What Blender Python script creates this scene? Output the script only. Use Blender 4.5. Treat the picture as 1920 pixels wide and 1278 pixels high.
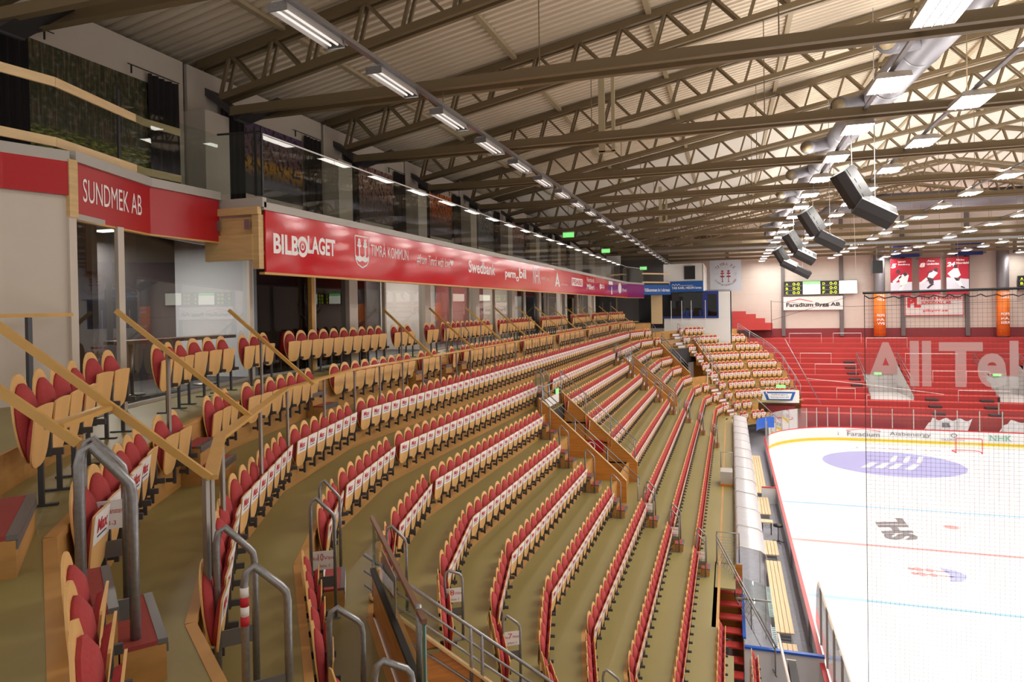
import bpy, bmesh, math, random
from mathutils import Vector, Matrix
random.seed(7)
sc = bpy.context.scene
for o_ in list(bpy.data.objects):
    bpy.data.objects.remove(o_)
PI = math.pi
# ------------------------------------------------------------ camera
cam_d = bpy.data.cameras.new('camera'); cam = bpy.data.objects.new('camera', cam_d)
sc.collection.objects.link(cam); sc.camera = cam
cam_d.sensor_width = 36; cam_d.sensor_fit = 'HORIZONTAL'
cam_d.lens = 1268.874*36/1920
cam_d.shift_y = -(639-590.077)/1920
cam_d.clip_start = 0.1; cam_d.clip_end = 400
yaw, pitch, roll = math.radians(17.8883), math.radians(-0.5616), math.radians(-0.944)
fw = Vector((-math.sin(yaw)*math.cos(pitch), math.cos(yaw)*math.cos(pitch), math.sin(pitch)))
rt = Vector((math.cos(yaw), math.sin(yaw), 0)); up = rt.cross(fw)
r2 = rt*math.cos(roll)+up*math.sin(roll); u2 = up*math.cos(roll)-rt*math.sin(roll)
CAMZ = 12.4161
cam.matrix_world = Matrix(((r2.x, u2.x, -fw.x, 0), (r2.y, u2.y, -fw.y, 0), (r2.z, u2.z, -fw.z, CAMZ), (0, 0, 0, 1)))
# ------------------------------------------------------------ world, view
w = bpy.data.worlds.new('world'); sc.world = w; w.use_nodes = True
w.node_tree.nodes['Background'].inputs[0].default_value = (1.0, 0.93, 0.84, 1)
w.node_tree.nodes['Background'].inputs[1].default_value = 0.68
vs = sc.view_settings
vs.view_transform = 'Standard'; vs.look = 'None'; vs.gamma = 1; vs.use_curve_mapping = False
vs.exposure = 0.0
LAMP_W = 185.0      # hall lamps, watts each
UP_W = 120.0         # added upward fill over the hall lamps to brighten the roof, watts each
TUBE_W = 18.0       # fluorescent fittings over the stand, watts each
cy = sc.cycles
cy.use_denoising = True; cy.max_bounces = 6; cy.diffuse_bounces = 3; cy.glossy_bounces = 3
cy.transparent_max_bounces = 24; cy.caustics_reflective = False; cy.caustics_refractive = False
cy.sample_clamp_indirect = 4.0
cy.adaptive_threshold = 0.03

# ------------------------------------------------------------ helpers
C = sc.collection
def srgb(r, g, b):
    f = lambda c: (c/255/12.92) if c/255 <= 0.04045 else ((c/255+0.055)/1.055)**2.4
    return (f(r), f(g), f(b), 1)
MATS = {}
def mat(name, col, rough=0.6, metal=0.0, var=0.0, scale=8.0, bump=0.0, emit=0.0, coat=0.0, stretch=None, spec=0.5):
    m = bpy.data.materials.new(name); m.use_nodes = True; nt = m.node_tree
    b = nt.nodes['Principled BSDF']
    c = srgb(*col)
    b.inputs['Base Color'].default_value = c
    b.inputs['Roughness'].default_value = rough; b.inputs['Metallic'].default_value = metal
    b.inputs['Coat Weight'].default_value = coat
    b.inputs['Specular IOR Level'].default_value = spec
    if emit:
        b.inputs['Emission Color'].default_value = c; b.inputs['Emission Strength'].default_value = emit
    if var or bump:
        tc = nt.nodes.new('ShaderNodeTexCoord'); mp = nt.nodes.new('ShaderNodeMapping')
        nt.links.new(tc.outputs['Object'], mp.inputs[0])
        if stretch: mp.inputs['Scale'].default_value = stretch
        n = nt.nodes.new('ShaderNodeTexNoise'); n.inputs['Scale'].default_value = scale; n.inputs['Detail'].default_value = 5
        nt.links.new(mp.outputs[0], n.inputs['Vector'])
        if var:
            r = nt.nodes.new('ShaderNodeValToRGB')
            r.color_ramp.elements[0].position = 0.3; r.color_ramp.elements[1].position = 0.7
            r.color_ramp.elements[0].color = (c[0]*(1-var), c[1]*(1-var), c[2]*(1-var), 1)
            r.color_ramp.elements[1].color = (min(1, c[0]*(1+var)), min(1, c[1]*(1+var)), min(1, c[2]*(1+var)), 1)
            nt.links.new(n.outputs['Fac'], r.inputs[0]); nt.links.new(r.outputs[0], b.inputs['Base Color'])
        if bump:
            bp = nt.nodes.new('ShaderNodeBump'); bp.inputs['Strength'].default_value = bump; bp.inputs['Distance'].default_value = 0.02
            nt.links.new(n.outputs['Fac'], bp.inputs['Height']); nt.links.new(bp.outputs[0], b.inputs['Normal'])
    MATS[name] = m
    return m
def glass_mat(name, tint, refl=1.0, rough=0.0):
    m = bpy.data.materials.new(name); m.use_nodes = True; nt = m.node_tree; nt.nodes.clear()
    out = nt.nodes.new('ShaderNodeOutputMaterial'); mx = nt.nodes.new('ShaderNodeMixShader')
    tr = nt.nodes.new('ShaderNodeBsdfTransparent'); tr.inputs[0].default_value = (*tint, 1)
    gl = nt.nodes.new('ShaderNodeBsdfGlossy'); gl.inputs['Roughness'].default_value = rough
    fr = nt.nodes.new('ShaderNodeFresnel'); fr.inputs[0].default_value = 1.5
    mu = nt.nodes.new('ShaderNodeMath'); mu.operation = 'MULTIPLY'; mu.inputs[1].default_value = refl
    nt.links.new(fr.outputs[0], mu.inputs[0]); nt.links.new(mu.outputs[0], mx.inputs[0])
    nt.links.new(tr.outputs[0], mx.inputs[1]); nt.links.new(gl.outputs[0], mx.inputs[2]); nt.links.new(mx.outputs[0], out.inputs[0])
    MATS[name] = m; return m

class MB:
    """collects shapes into one mesh"""
    def __init__(s): s.v = []; s.f = []; s.m = []; s.mi = 0
    def add(s, vs_, fs):
        n = len(s.v); s.v += [tuple(p) for p in vs_]; s.f += [tuple(i+n for i in f) for f in fs]; s.m += [s.mi]*len(fs)
    def box(s, x0, x1, y0, y1, z0, z1):
        s.add([(x0,y0,z0),(x1,y0,z0),(x1,y1,z0),(x0,y1,z0),(x0,y0,z1),(x1,y0,z1),(x1,y1,z1),(x0,y1,z1)],
              [(0,3,2,1),(4,5,6,7),(0,1,5,4),(1,2,6,5),(2,3,7,6),(3,0,4,7)])
        return s
    def obox(s, o, a, b, c):
        o, a, b, c = Vector(o), Vector(a), Vector(b), Vector(c)
        vs_ = [o, o+a, o+a+b, o+b, o+c, o+a+c, o+a+b+c, o+b+c]
        fs = [(0,3,2,1),(4,5,6,7),(0,1,5,4),(1,2,6,5),(2,3,7,6),(3,0,4,7)]
        if a.cross(b).dot(c) < 0: fs = [f[::-1] for f in fs]
        s.add(vs_, fs); return s
    def bar(s, p, q, w_, h, upv=(0,0,1)):
        p, q = Vector(p), Vector(q); d = q-p
        side = d.cross(Vector(upv))
        if side.length < 1e-6: side = d.cross(Vector((1,0,0)))
        side.normalize(); u = side.cross(d).normalized()
        return s.obox(p-side*w_/2-u*h/2, d, side*w_, u*h)
    def tube(s, pts, r, n=8, closed=False):
        pts = [Vector(p) for p in pts]; rings = []
        L = len(pts); prev = None
        for i, p in enumerate(pts):
            a = pts[i-1] if (i > 0 or closed) else p; b = pts[(i+1) % L] if (i < L-1 or closed) else p
            t = (b-a).normalized()
            if prev is None:
                e = Vector((0,0,1)) if abs(t.z) < 0.9 else Vector((1,0,0))
                u = t.cross(e).normalized()
            else:
                u = (prev - t*prev.dot(t)).normalized()
            prev = u; v_ = t.cross(u)
            rings.append([p+u*(r*math.cos(2*PI*j/n))+v_*(r*math.sin(2*PI*j/n)) for j in range(n)])
        vs_ = [q for g in rings for q in g]; fs = []
        m_ = L if closed else L-1
        for i in range(m_):
            for j in range(n):
                a = i*n+j; b = i*n+(j+1) % n; c = ((i+1) % L)*n+(j+1) % n; d = ((i+1) % L)*n+j
                fs.append((a,b,c,d))
        if not closed:
            fs.append(tuple(range(n))[::-1]); fs.append(tuple((L-1)*n+j for j in range(n)))
        s.add(vs_, fs); return s
    def cyl(s, p, q, r, n=10): return s.tube([p, q], r, n)
    def prism(s, poly, o, ex, ey, ez, t):
        """polygon (2-D) in plane o,ex,ey thickened by t along ez"""
        o, ex, ey, ez = Vector(o), Vector(ex), Vector(ey), Vector(ez)
        n = len(poly); a = [o+ex*x+ey*y for x, y in poly]; b = [p+ez*t for p in a]
        fs = [tuple(range(n))[::-1], tuple(range(n, 2*n))]+[(i, (i+1) % n, n+(i+1) % n, n+i) for i in range(n)]
        s.add(a+b, fs); return s
    def quad(s, a, b, c, d): s.add([a,b,c,d], [(0,1,2,3)]); return s
    def mesh(s, name, mats, smooth=False):
        me = bpy.data.meshes.new(name); me.from_pydata(s.v, [], s.f)
        if not isinstance(mats, (list, tuple)): mats = [mats]
        for m_ in mats: me.materials.append(m_)
        if len(mats) > 1: me.polygons.foreach_set('material_index', s.m)
        if smooth: me.polygons.foreach_set('use_smooth', [True]*len(s.f))
        me.update(); return me
def link(name, data, parent=None):
    o = bpy.data.objects.new(name, data); C.objects.link(o)
    if parent: o.parent = parent
    return o
def obj(name, mb, m, parent=None, smooth=False):
    return link(name, mb.mesh(name, m, smooth), parent)
def tag(o, label, cat, group=None):
    o['label'] = label; o['category'] = cat
    if group: o['group'] = group
    return o
def struct(name, mb, m, smooth=False):
    o = obj(name, mb, m, None, smooth); o['kind'] = 'structure'; return o
def thing(name, label, cat, loc=(0,0,0), rotz=0, group=None):
    o = bpy.data.objects.new(name, None); C.objects.link(o); o.empty_display_size = 0.1
    o.location = loc; o.rotation_euler = (0,0,rotz)
    return tag(o, label, cat, group)
def part(name, mb, m, parent, smooth=False, label=None):
    """mesh given in world coordinates, child of a thing (empty at loc, unrotated)"""
    o = obj(name, mb, m, parent, smooth)
    o.matrix_parent_inverse = parent_world(parent).inverted()
    if label: o['label'] = label
    return o
def parent_world(p):
    M = Matrix.LocRotScale(p.location, p.rotation_euler, p.scale)
    if p.parent: M = parent_world(p.parent) @ p.matrix_parent_inverse @ M
    return M
def dup(root, loc, rotz, label=None, group=None):
    r = root.copy(); C.objects.link(r); r.location = loc; r.rotation_euler = (0,0,rotz)
    if label: r['label'] = label
    if group: r['group'] = group
    for ch in list(root.children):
        c = ch.copy(); C.objects.link(c); c.parent = r
        for g in list(ch.children):
            d = g.copy(); C.objects.link(d); d.parent = c
    return r
_fonts = {}
def text_geo(body, res=3, shear=0.0, spacing=1.0, bold=0.0):
    key = (body, res, shear, spacing, bold)
    if key in _fonts: return _fonts[key]
    cu = bpy.data.curves.new('txt', 'FONT'); cu.body = body; cu.resolution_u = res; cu.shear = shear
    cu.space_character = spacing; cu.offset = bold; cu.fill_mode = 'FRONT' if hasattr(cu, 'fill_mode') else cu.fill_mode
    o = bpy.data.objects.new('txt', cu); C.objects.link(o)
    dg = bpy.context.evaluated_depsgraph_get(); dg.update()
    me = bpy.data.meshes.new_from_object(o.evaluated_get(dg))
    vs_ = [(v.co.x, v.co.y) for v in me.vertices]; fs = [tuple(p.vertices) for p in me.polygons]
    bpy.data.objects.remove(o); bpy.data.curves.remove(cu); bpy.data.meshes.remove(me)
    x0 = min(v[0] for v in vs_); x1 = max(v[0] for v in vs_); y0 = min(v[1] for v in vs_); y1 = max(v[1] for v in vs_)
    vs_ = [((x-x0)/(x1-x0), (y-y0)/(y1-y0)) for x, y in vs_]
    _fonts[key] = (vs_, fs, (x1-x0)/(y1-y0)); return _fonts[key]
def put_text(mb, body, o, ex, ey, w_, h, off=0.004, **kw):
    """lettering fitted in a w x h box; o lower-left, ex right, ey up"""
    vs_, fs, asp = text_geo(body, **kw)
    o, ex, ey = Vector(o), Vector(ex), Vector(ey); n = ex.cross(ey).normalized()
    mb.add([o+ex*(x*w_)+ey*(y*h)+n*off for x, y in vs_], fs); return mb
def put_poly(mb, poly, o, ex, ey, off=0.004):
    o, ex, ey = Vector(o), Vector(ex), Vector(ey); n = ex.cross(ey).normalized()
    mb.add([o+ex*x+ey*y+n*off for x, y in poly], [tuple(range(len(poly)))]); return mb
def disc(cx, cy_, rx, ry=None, n=20, a0=0, a1=2*PI):
    ry = ry or rx
    return [(cx+rx*math.cos(a0+(a1-a0)*i/n), cy_+ry*math.sin(a0+(a1-a0)*i/n)) for i in range(n + (0 if abs(a1-a0-2*PI) < 1e-6 else 1))]
def seg_ring(mb, cx, cy_, r0, r1, o, ex, ey, n=24, a0=0, a1=2*PI, off=0.004, ry=1.0):
    for i in range(n):
        a = a0+(a1-a0)*i/n; b = a0+(a1-a0)*(i+1)/n
        put_poly(mb, [(cx+r0*math.cos(a), cy_+ry*r0*math.sin(a)), (cx+r1*math.cos(a), cy_+ry*r1*math.sin(a)), (cx+r1*math.cos(b), cy_+ry*r1*math.sin(b)), (cx+r0*math.cos(b), cy_+ry*r0*math.sin(b))], o, ex, ey, off)

# ------------------------------------------------------------ materials
M_cush = mat('red_wool', (168,58,60), 0.9, var=0.08, scale=60, bump=0.15)
M_ply = mat('plywood_shell', (224,176,112), 0.45, var=0.07, scale=5, stretch=(1,1,0.15))
M_steel_d = mat('dark_grey_steel', (78,80,86), 0.45, 0.3)
M_sheet = mat('white_paper', (238,232,232), 0.6)
M_adred = mat('advert_red', (196,30,48), 0.6)
M_ink = mat('dark_print', (60,60,95), 0.6)
M_floor = mat('olive_vinyl', (139,127,78), 0.42, var=0.06, scale=1.2, stretch=(1,0.25,1))
M_riser = mat('pine_riser_board', (184,136,76), 0.5, var=0.12, scale=4, stretch=(1,0.12,3))
M_timber = mat('varnished_pine_panel', (188,122,52), 0.4, var=0.18, scale=3, stretch=(0.3,1,6))
M_plyend = mat('knotty_pine', (206,172,120), 0.5, var=0.12, scale=3, stretch=(0.6,0.6,6))
M_beech = mat('beech_handrail', (204,158,86), 0.35, var=0.08, scale=4)
M_galv = mat('galvanised_steel', (150,150,153), 0.38, 0.75, var=0.12, scale=30)
M_post = mat('brushed_steel_post', (150,144,138), 0.35, 0.6)
M_alu = mat('aluminium_edge', (120,120,122), 0.4, 0.6)
M_rubber = mat('red_rubber_tread', (150,62,58), 0.8, var=0.12, scale=80)
M_wall = mat('warm_white_wall', (205,193,182), 0.7, var=0.02, scale=2)
M_white = mat('white_painted_board', (226,222,218), 0.5)
M_fred = mat('glossy_red_panel', (200,18,28), 0.09, var=0.05, scale=0.7, spec=0.4)
M_fred2 = mat('red_panel', (176,26,34), 0.3)
M_purple = mat('purple_panel', (140,44,110), 0.15)
M_lettering = mat('white_lettering', (245,240,240), 0.4)
M_greycap = mat('grey_coping', (176,170,164), 0.4)
M_curtain = mat('black_curtain', (34,30,32), 0.95)
M_dark = mat('black_plastic', (26,26,28), 0.5)
M_truss = mat('olive_brown_steel', (126,108,80), 0.5, 0.0)
M_strut = mat('dark_grey_strut', (72,68,70), 0.55)
M_roof = mat('beige_corrugated_sheet', (226,208,184), 0.55)
M_rooff = mat('pale_acoustic_panel', (222,214,200), 0.8)
M_purlin = mat('beige_purlin', (176,158,126), 0.55)
M_spiral = mat('spiral_duct_zinc', (118,114,118), 0.5, 0.35, var=0.06, scale=14, stretch=(0.3,9,0.3), bump=0.2)
M_ice = mat('ice', (240,242,245), 0.18, var=0.01, scale=2)
M_board = mat('white_rink_board', (228,228,230), 0.35)
M_redpl = mat('red_dasher_cap', (216,48,54), 0.35)
M_yellow = mat('yellow_kick_plate', (228,196,40), 0.4)
M_blue = mat('blue_cap', (40,98,200), 0.4)
M_blueice = mat('blue_ice_paint', (150,190,216), 0.3)
M_redice = mat('red_ice_paint', (236,150,150), 0.3)
M_icelogo = mat('violet_blue_ice_paint', (160,164,212), 0.3)
M_greyice = mat('grey_ice_paint', (110,108,112), 0.3)
M_bench = mat('pine_bench_slat', (232,196,150), 0.5, var=0.07, scale=3, stretch=(4,0.3,1))
M_rfloor = mat('grey_rubber_floor', (158,158,168), 0.7, var=0.08, scale=6)
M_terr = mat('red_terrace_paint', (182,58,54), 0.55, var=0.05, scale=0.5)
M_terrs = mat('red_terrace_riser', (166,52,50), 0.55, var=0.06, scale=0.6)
M_maroon = mat('maroon_wall_paint', (128,44,50), 0.6)
M_col = mat('grey_steel_column', (104,98,98), 0.6)
M_orange = mat('orange_banner', (232,120,34), 0.6)
M_sblue = mat('blue_sign', (10,84,160), 0.35)
M_dblue = mat('dark_blue_frame', (22,44,120), 0.4)
M_green = mat('lit_green_sign', (120,220,120), 0.5, emit=1.2)
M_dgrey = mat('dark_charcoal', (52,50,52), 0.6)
M_ledy = mat('yellow_led', (205,230,40), 0.5, emit=1.5)
M_led = mat('bright_screen', (240,244,225), 0.5, emit=1.6)
M_tube = mat('lamp_tube_light', (255,252,246), 0.5, emit=9.0)
M_tube2 = mat('fluorescent_tube_light', (255,250,244), 0.5, emit=0.6)
M_reflector = mat('lamp_reflector', (214,208,206), 0.4, 0.2)
M_canopy = mat('grey_pvc_canopy', (196,196,202), 0.3, var=0.05, scale=3)
M_chair = mat('bright_red_chair', (214,22,40), 0.4)
M_net = mat('dark_net_twine', (84,82,84), 0.8)
M_steps = mat('pink_step_sheet', (214,150,150), 0.7)
G_clear = glass_mat('clear_glass', (0.93,0.97,0.95), 1.0)
G_green = glass_mat('greenish_glass', (0.80,0.88,0.84), 1.0)
G_wall = glass_mat('partition_glass', (0.86,0.90,0.92), 1.3)
def veil_mat(name, col, fac):
    m = bpy.data.materials.new(name); m.use_nodes = True; nt = m.node_tree; nt.nodes.clear()
    out = nt.nodes.new('ShaderNodeOutputMaterial'); mx = nt.nodes.new('ShaderNodeMixShader'); tr = nt.nodes.new('ShaderNodeBsdfTransparent'); df = nt.nodes.new('ShaderNodeBsdfDiffuse')
    df.inputs[0].default_value = srgb(*col); mx.inputs[0].default_value = fac
    nt.links.new(tr.outputs[0], mx.inputs[1]); nt.links.new(df.outputs[0], mx.inputs[2]); nt.links.new(mx.outputs[0], out.inputs[0]); return m
M_veil = veil_mat('sheer_white_print', (250,244,244), 0.42)
G_edge = mat('glass_edge', (70,120,110), 0.2)
G_plex = glass_mat('plexiglass', (0.90,0.90,0.93), 0.8)
# ------------------------------------------------------------ the bowl: rows of the stand
X0, DX, Z0, DZ, SH = -2.2439, 0.9014, 4.7289, 0.7984, 1.15
def zt(k): return 11.955 if k == 9 else Z0+DZ*k          # top of seat backs in row k
def fl(k): return 11.6 if k == 10 else 10.80 if k == 9 else zt(k)-SH           # floor of tier k
def rad(a): return math.radians(a)
def step_(p, ang, L): return (p[0]+L*math.sin(rad(ang)), p[1]+L*math.cos(rad(ang)))
_v1n = (-8.55, 14.05)
REF = [_v1n]
for ang, L in ((13, 3.85), (25.6, 3.72), (37.6, 3.32), (53, 3.4)):
    p = REF[0]; REF.insert(0, (p[0]+L*math.sin(rad(ang)), p[1]-L*math.cos(rad(ang))))
p = (-8.55, 59.6); REF.append(p)
for ang, L in ((12.5, 3.8), (25, 2.8), (37.5, 3.4), (50, 4.8), (62.5, 4.8), (75, 4)):
    p = step_(p, ang, L); REF.append(p)
REF = [Vector(p) for p in REF]      # near -> far, for row 7;  index 4 = near kink, 5 = far kink
NV = len(REF)
def perp(d): return Vector((d.y, -d.x))      # points to the rink
def row_path(q):
    """row line for (real) row number q: the reference line moved sideways"""
    off = (7-q)*DX; out = []
    ds = [(REF[i+1]-REF[i]).normalized() for i in range(NV-1)]
    for i in range(NV):
        if i == 0: out.append(REF[0]+perp(ds[0])*off)
        elif i == NV-1: out.append(REF[-1]+perp(ds[-1])*off)
        else:
            n1, n2 = perp(ds[i-1]), perp(ds[i]); b = (n1+n2).normalized()
            out.append(REF[i]+b*(off/b.dot(n1)))
    return out
RLIM = {7: 0.0, 6: 1.1, 5: 2.4, 4: 3.4, 3: 4.1, 2: 4.5, 1: 5.0, 0: 5.4, -1: 1.8, -2: 2.6}
VA_W = Vector((-4.72, 8.3)); VA_D = Vector((0.79, 0.61)); VA_N = Vector((0.61, -0.79))
def vomA(P, e=0.0): return (P-VA_W).dot(VA_N) > e and (P-VA_W).dot(VA_N) < 3.6
def gap(k, si, P):
    y = P.y
    if si == 4:
        if k <= 1: return 24.8 < y < 25.5 or 47.2 < y < 48.7
        if k <= 4: return 22.95 < y < 28.1 or 45.7 < y < 51.0
        if k == 5: return 23.95 < y < 27.8 or 45.7 < y < 51.0
        if k == 6: return 26.4 < y < 28.7 or 46.1 < y < 47.0
        if k == 8: return y < 14.2 or 18.8 < y < 19.35 or 21.0 < y < 21.75 or 22.6 < y < 23.05 or 29.4 < y < 30.6 or 36.2 < y < 37.4 or 44.6 < y < 45.8 or 54 < y < 55
        if k == 9: return y < 14.3 or 19.1 < y < 19.5 or 21.35 < y < 22.0 or 23.0 < y < 23.5 or 28.9 < y < 30.2 or 36 < y < 37.4 or 44.3 < y < 45.4 or 52 < y < 53
        return False
    if si <= 3:
        if k in (3, 4, 5) and vomA(P, -0.35): return True
        if k == 6 and 7.15 < y < 8.35: return True
        if k == 8:
            if 7.4 < y < 8.6 or 2.9 < y < 3.62: return True
        if k == 7 and y < 4.2 and y > 3.2: return True
        if k == 9: return True
        return False
    if si == 5: return k == 8 and False
    if si in (6, 7):
        pa = row_path(k)
        if k >= 8: return True
        if si == 6: return (P-pa[6]).length > 1.15 if k >= 6 else k >= 2
        return (pa[8]-P).length > (1.15 if k != 7 else 0.7)
    if si > 7: return P.x > RLIM.get(k, -9) or k in (8, 9)
    return False
START = {7: 14.41, 6: 14.61, 5: 14.6, 4: 14.6, 3: 14.7, 2: 14.79, 1: 15.01, 0: 15.05, -1: 15.15, 8: 14.2, 9: 14.35}
SEATS = []          # (row, x, y, heading)
for k in range(9, -4, -1):
    q = 9.16 if k == 9 else k
    path = row_path(q); n = 0
    for si in range(NV-1):
        a, b = path[si], path[si+1]; d = (b-a); L = d.length; d.normalize(); nrm = perp(d); ang = math.atan2(nrm.y, nrm.x)
        if si == 4:
            t = START.get(k, a.y+0.3)-a.y; ts = []
            while t < L-0.25: ts.append(t); t += 0.5
        else:
            m = int((L-0.14)/0.5)
            if m < 1: continue
            t0 = (L-(m-1)*0.5)/2; ts = [t0+0.5*i for i in range(m)]
        for t in ts:
            P = a+d*t
            if gap(k, si, P): continue
            if k == -2 and 20.8 < P.y < 61: continue
            if k == -3 and P.y > 20.9: continue
            if k == -1 and si == 4 and P.y > 58: continue
            if k in (-1, -2) and si < 4 and P.y < 10: continue
            SEATS.append((k, P.x, P.y, ang-(math.radians(8) if si == 0 else math.radians(4) if si == 1 else 0)))
for x_, y_, a_ in ((-4.9, 3.2, 42), (-5.5, 3.98, 38), (-5.85, 4.42, 38), (-6.2, 4.85, 38), (-6.52, 5.28, 38), (-7.72, 6.5, 27), (-7.94, 6.95, 27),
                   (-8.7, 8.48, 25.6), (-8.92, 8.95, 25.6), (-9.15, 9.42, 25.6), (-9.72, 10.35, 14), (-9.84, 10.86, 14), (-9.96, 11.37, 14), (-10.12, 12.2, 13), (-10.24, 12.7, 13), (-10.36, 13.2, 13)):
    SEATS.append((9, x_, y_, math.radians(a_)))
def cam_px(P):
    d = Vector(P)-Vector((0, 0, CAMZ)); z = d.dot(fw)
    if z < 0.3: return None
    return (960+1268.874*d.dot(r2)/z, 590.077-1268.874*d.dot(u2)/z, z)
# ---- one seat: x forwards, y along the row, z up from its own floor
def egg(y0, z0, z1, w_, n=20, pw=2.0, taper=0.12):
    pts = []
    for i in range(n):
        a = 2*PI*i/n; c, s_ = math.cos(a), math.sin(a)
        yy = w_/2*math.copysign(abs(c)**(2/pw), c); zz = (z0+z1)/2+(z1-z0)/2*math.copysign(abs(s_)**(2/pw), s_)
        yy *= 1-taper*max(0, ((z0+z1)/2-zz)/((z1-z0)/2))
        pts.append((y0+yy, zz))
    return pts
def lean(z): return -0.0+0.075*(1.15-z)/0.7
def plate(mb, pts, xf, t, dome=0.0):
    """outline in (y,z), front surface at xf(z) bulging by dome, thickness t"""
    n = len(pts); cy_ = sum(p[0] for p in pts)/n; cz = sum(p[1] for p in pts)/n
    rings = []
    back = [(xf(z), y, z) for y, z in pts]
    front = [(xf(z)+t, y, z) for y, z in pts]
    mid = [(xf(cz+(z-cz)*0.72)+t+dome*0.8, cy_+(y-cy_)*0.78, cz+(z-cz)*0.8) for y, z in pts] if dome else None
    vs_ = back+front; fs = [(i, (i+1) % n, n+(i+1) % n, n+i) for i in range(n)]
    fs.append(tuple(range(n))[::-1])
    if dome:
        vs_ = vs_+mid+[(xf(cz)+t+dome, cy_, cz)]
        fs += [(n+i, n+(i+1) % n, 2*n+(i+1) % n, 2*n+i) for i in range(n)]
        fs += [(2*n+i, 2*n+(i+1) % n, 3*n) for i in range(n)]
    else: fs.append(tuple(range(n, 2*n)))
    # winding: make outward by using y->right ordering (ccw seen from +x)
    mb.add(vs_, fs)
def panx(z): return 0.125+0.06*(z-0.48)/0.5
def pan_outline(w_, z0, z1, n=6, arch=0.035):
    pts = []
    for i in range(n*2+1):                         # bottom half ellipse
        a = PI+PI*i/(2*n); pts.append((w_*0.45*math.copysign(abs(math.cos(a))**0.75, math.cos(a)), z0+0.17+0.17*math.copysign(abs(math.sin(a))**0.85, math.sin(a))))
    pts.append((w_/2, z1-0.02)); pts.append((w_/2-0.008, z1-0.003))
    for i in range(1, n): 
        t = i/n; pts.append(((w_/2-0.008)*(1-2*t), z1-0.003+arch*math.sin(PI*t)))
    pts.append((-w_/2+0.008, z1-0.003)); pts.append((-w_/2, z1-0.02))
    return pts
def seat_parts(lo=False, leg=False, sheet=True):
    n = 12 if lo else 22
    P = {}
    m = MB(); plate(m, egg(0, 0.42, 1.15, 0.475, n, 2.25), lambda z: lean(z)-0.012, 0.014); P['backrest'] = (m, M_ply)
    m = MB(); plate(m, egg(0, 0.44, 1.072, 0.45, n, 2.15), lambda z: lean(z)+0.003, 0.02, 0.05); P['back_cushion'] = (m, M_cush)
    m = MB(); po = pan_outline(0.475, 0.385, 0.885, 4 if lo else 7, 0.012); plate(m, po, panx, 0.014); P['seat_pan'] = (m, M_ply)
    m = MB()
    # cushion on the inner face, bulging towards the backrest
    pts = egg(0, 0.41, 0.90, 0.43, n, 2.3); nn = len(pts)
    vs_ = [(panx(z)-0.001, y, z) for y, z in pts]+[(panx(z)-0.035, y*0.93, 0.655+(z-0.655)*0.94) for y, z in pts]+[(panx(0.655)-0.05, 0, 0.655)]
    fs = [((i+1) % nn, i, nn+i, nn+(i+1) % nn) for i in range(nn)]+[(nn+(i+1) % nn, nn+i, 2*nn) for i in range(nn)]
    m.add(vs_, fs); P['seat_cushion'] = (m, M_cush)
    m = MB(); m.box(0.11, 0.165, 0.226, 0.264, 0.42, 0.74); m.box(0.07, 0.11, 0.235, 0.255, 0.45, 0.68); m.box(0.165, 0.25, 0.23, 0.26, 0.43, 0.49); m.box(0.0, 0.14, 0.236, 0.254, 0.44, 0.50)
    if leg: m.box(0.06, 0.10, 0.226, 0.264, 0.02, 0.46); m.box(-0.08, 0.2, 0.22, 0.27, 0.0, 0.02)
    else: m.box(0.09, 0.13, 0.23, 0.26, 0.2, 0.44); m.box(0.0, 0.12, 0.236, 0.254, 0.22, 0.27)
    P['bracket'] = (m, M_steel_d)
    if sheet:
        e = 0.0165
        m = MB(); m.add([(panx(z)+e, y, z) for y, z in ((-0.21, 0.64), (0.21, 0.64), (0.22, 0.885), (-0.22, 0.885))]+[(panx(z)+e-0.001, y, z) for y, z in ((-0.21, 0.64), (0.21, 0.64), (0.22, 0.885), (-0.22, 0.885))], [(0,1,2,3),(7,6,5,4)]); P['advert_sheet'] = (m, M_sheet)
        ex = Vector((0, 1, 0)); ey = Vector((0.06/0.5, 0, 1)).normalized()
        m = MB(); o = Vector((panx(0.72)+e, -0.13, 0.72))
        put_text(m, 'Max', o, ex, ey, 0.26, 0.115, 0.002, res=1 if lo else 2, bold=0.03); P['lettering'] = (m, M_adred)
        m = MB(); o = Vector((panx(0.685)+e, -0.12, 0.685)); put_poly(m, [(0, 0), (0.24, 0.0), (0.24, 0.014), (0, 0.014)], o, ex, ey, 0.002); P['print_line'] = (m, M_ink)
    return P
KID = {'back_cushion': 'backrest', 'seat_cushion': 'seat_pan', 'lettering': 'advert_sheet', 'print_line': 'advert_sheet'}
def make_seat(leg, sheet):
    root = thing('auditorium_seat', '', 'seat')
    P = seat_parts(False, leg, sheet); made = {}
    for nme in ('backrest', 'seat_pan', 'bracket', 'advert_sheet'):
        if nme in P: made[nme] = obj(nme, P[nme][0], P[nme][1], root, smooth=False)
    for nme, par in KID.items():
        if nme in P: made[nme] = obj(nme, P[nme][0], P[nme][1], made[par], smooth=nme.endswith('cushion'))
    return root
ROWP = {9: 'the back row against the glass', 8: 'the row behind the wooden handrail', 7: 'the first row below the wooden handrail',
        6: 'the second row below the wooden handrail', 5: 'the third row below the wooden handrail', 4: 'the fourth row below the wooden handrail',
        3: 'the fifth row below the wooden handrail', 2: 'the sixth row below the wooden handrail', 1: 'the seventh row below the wooden handrail',
        0: 'the eighth row below the wooden handrail', -1: 'the ninth row below the wooden handrail', -2: 'the short row above the stair opening',
        -3: 'the lowest row beside the benches'}
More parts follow.
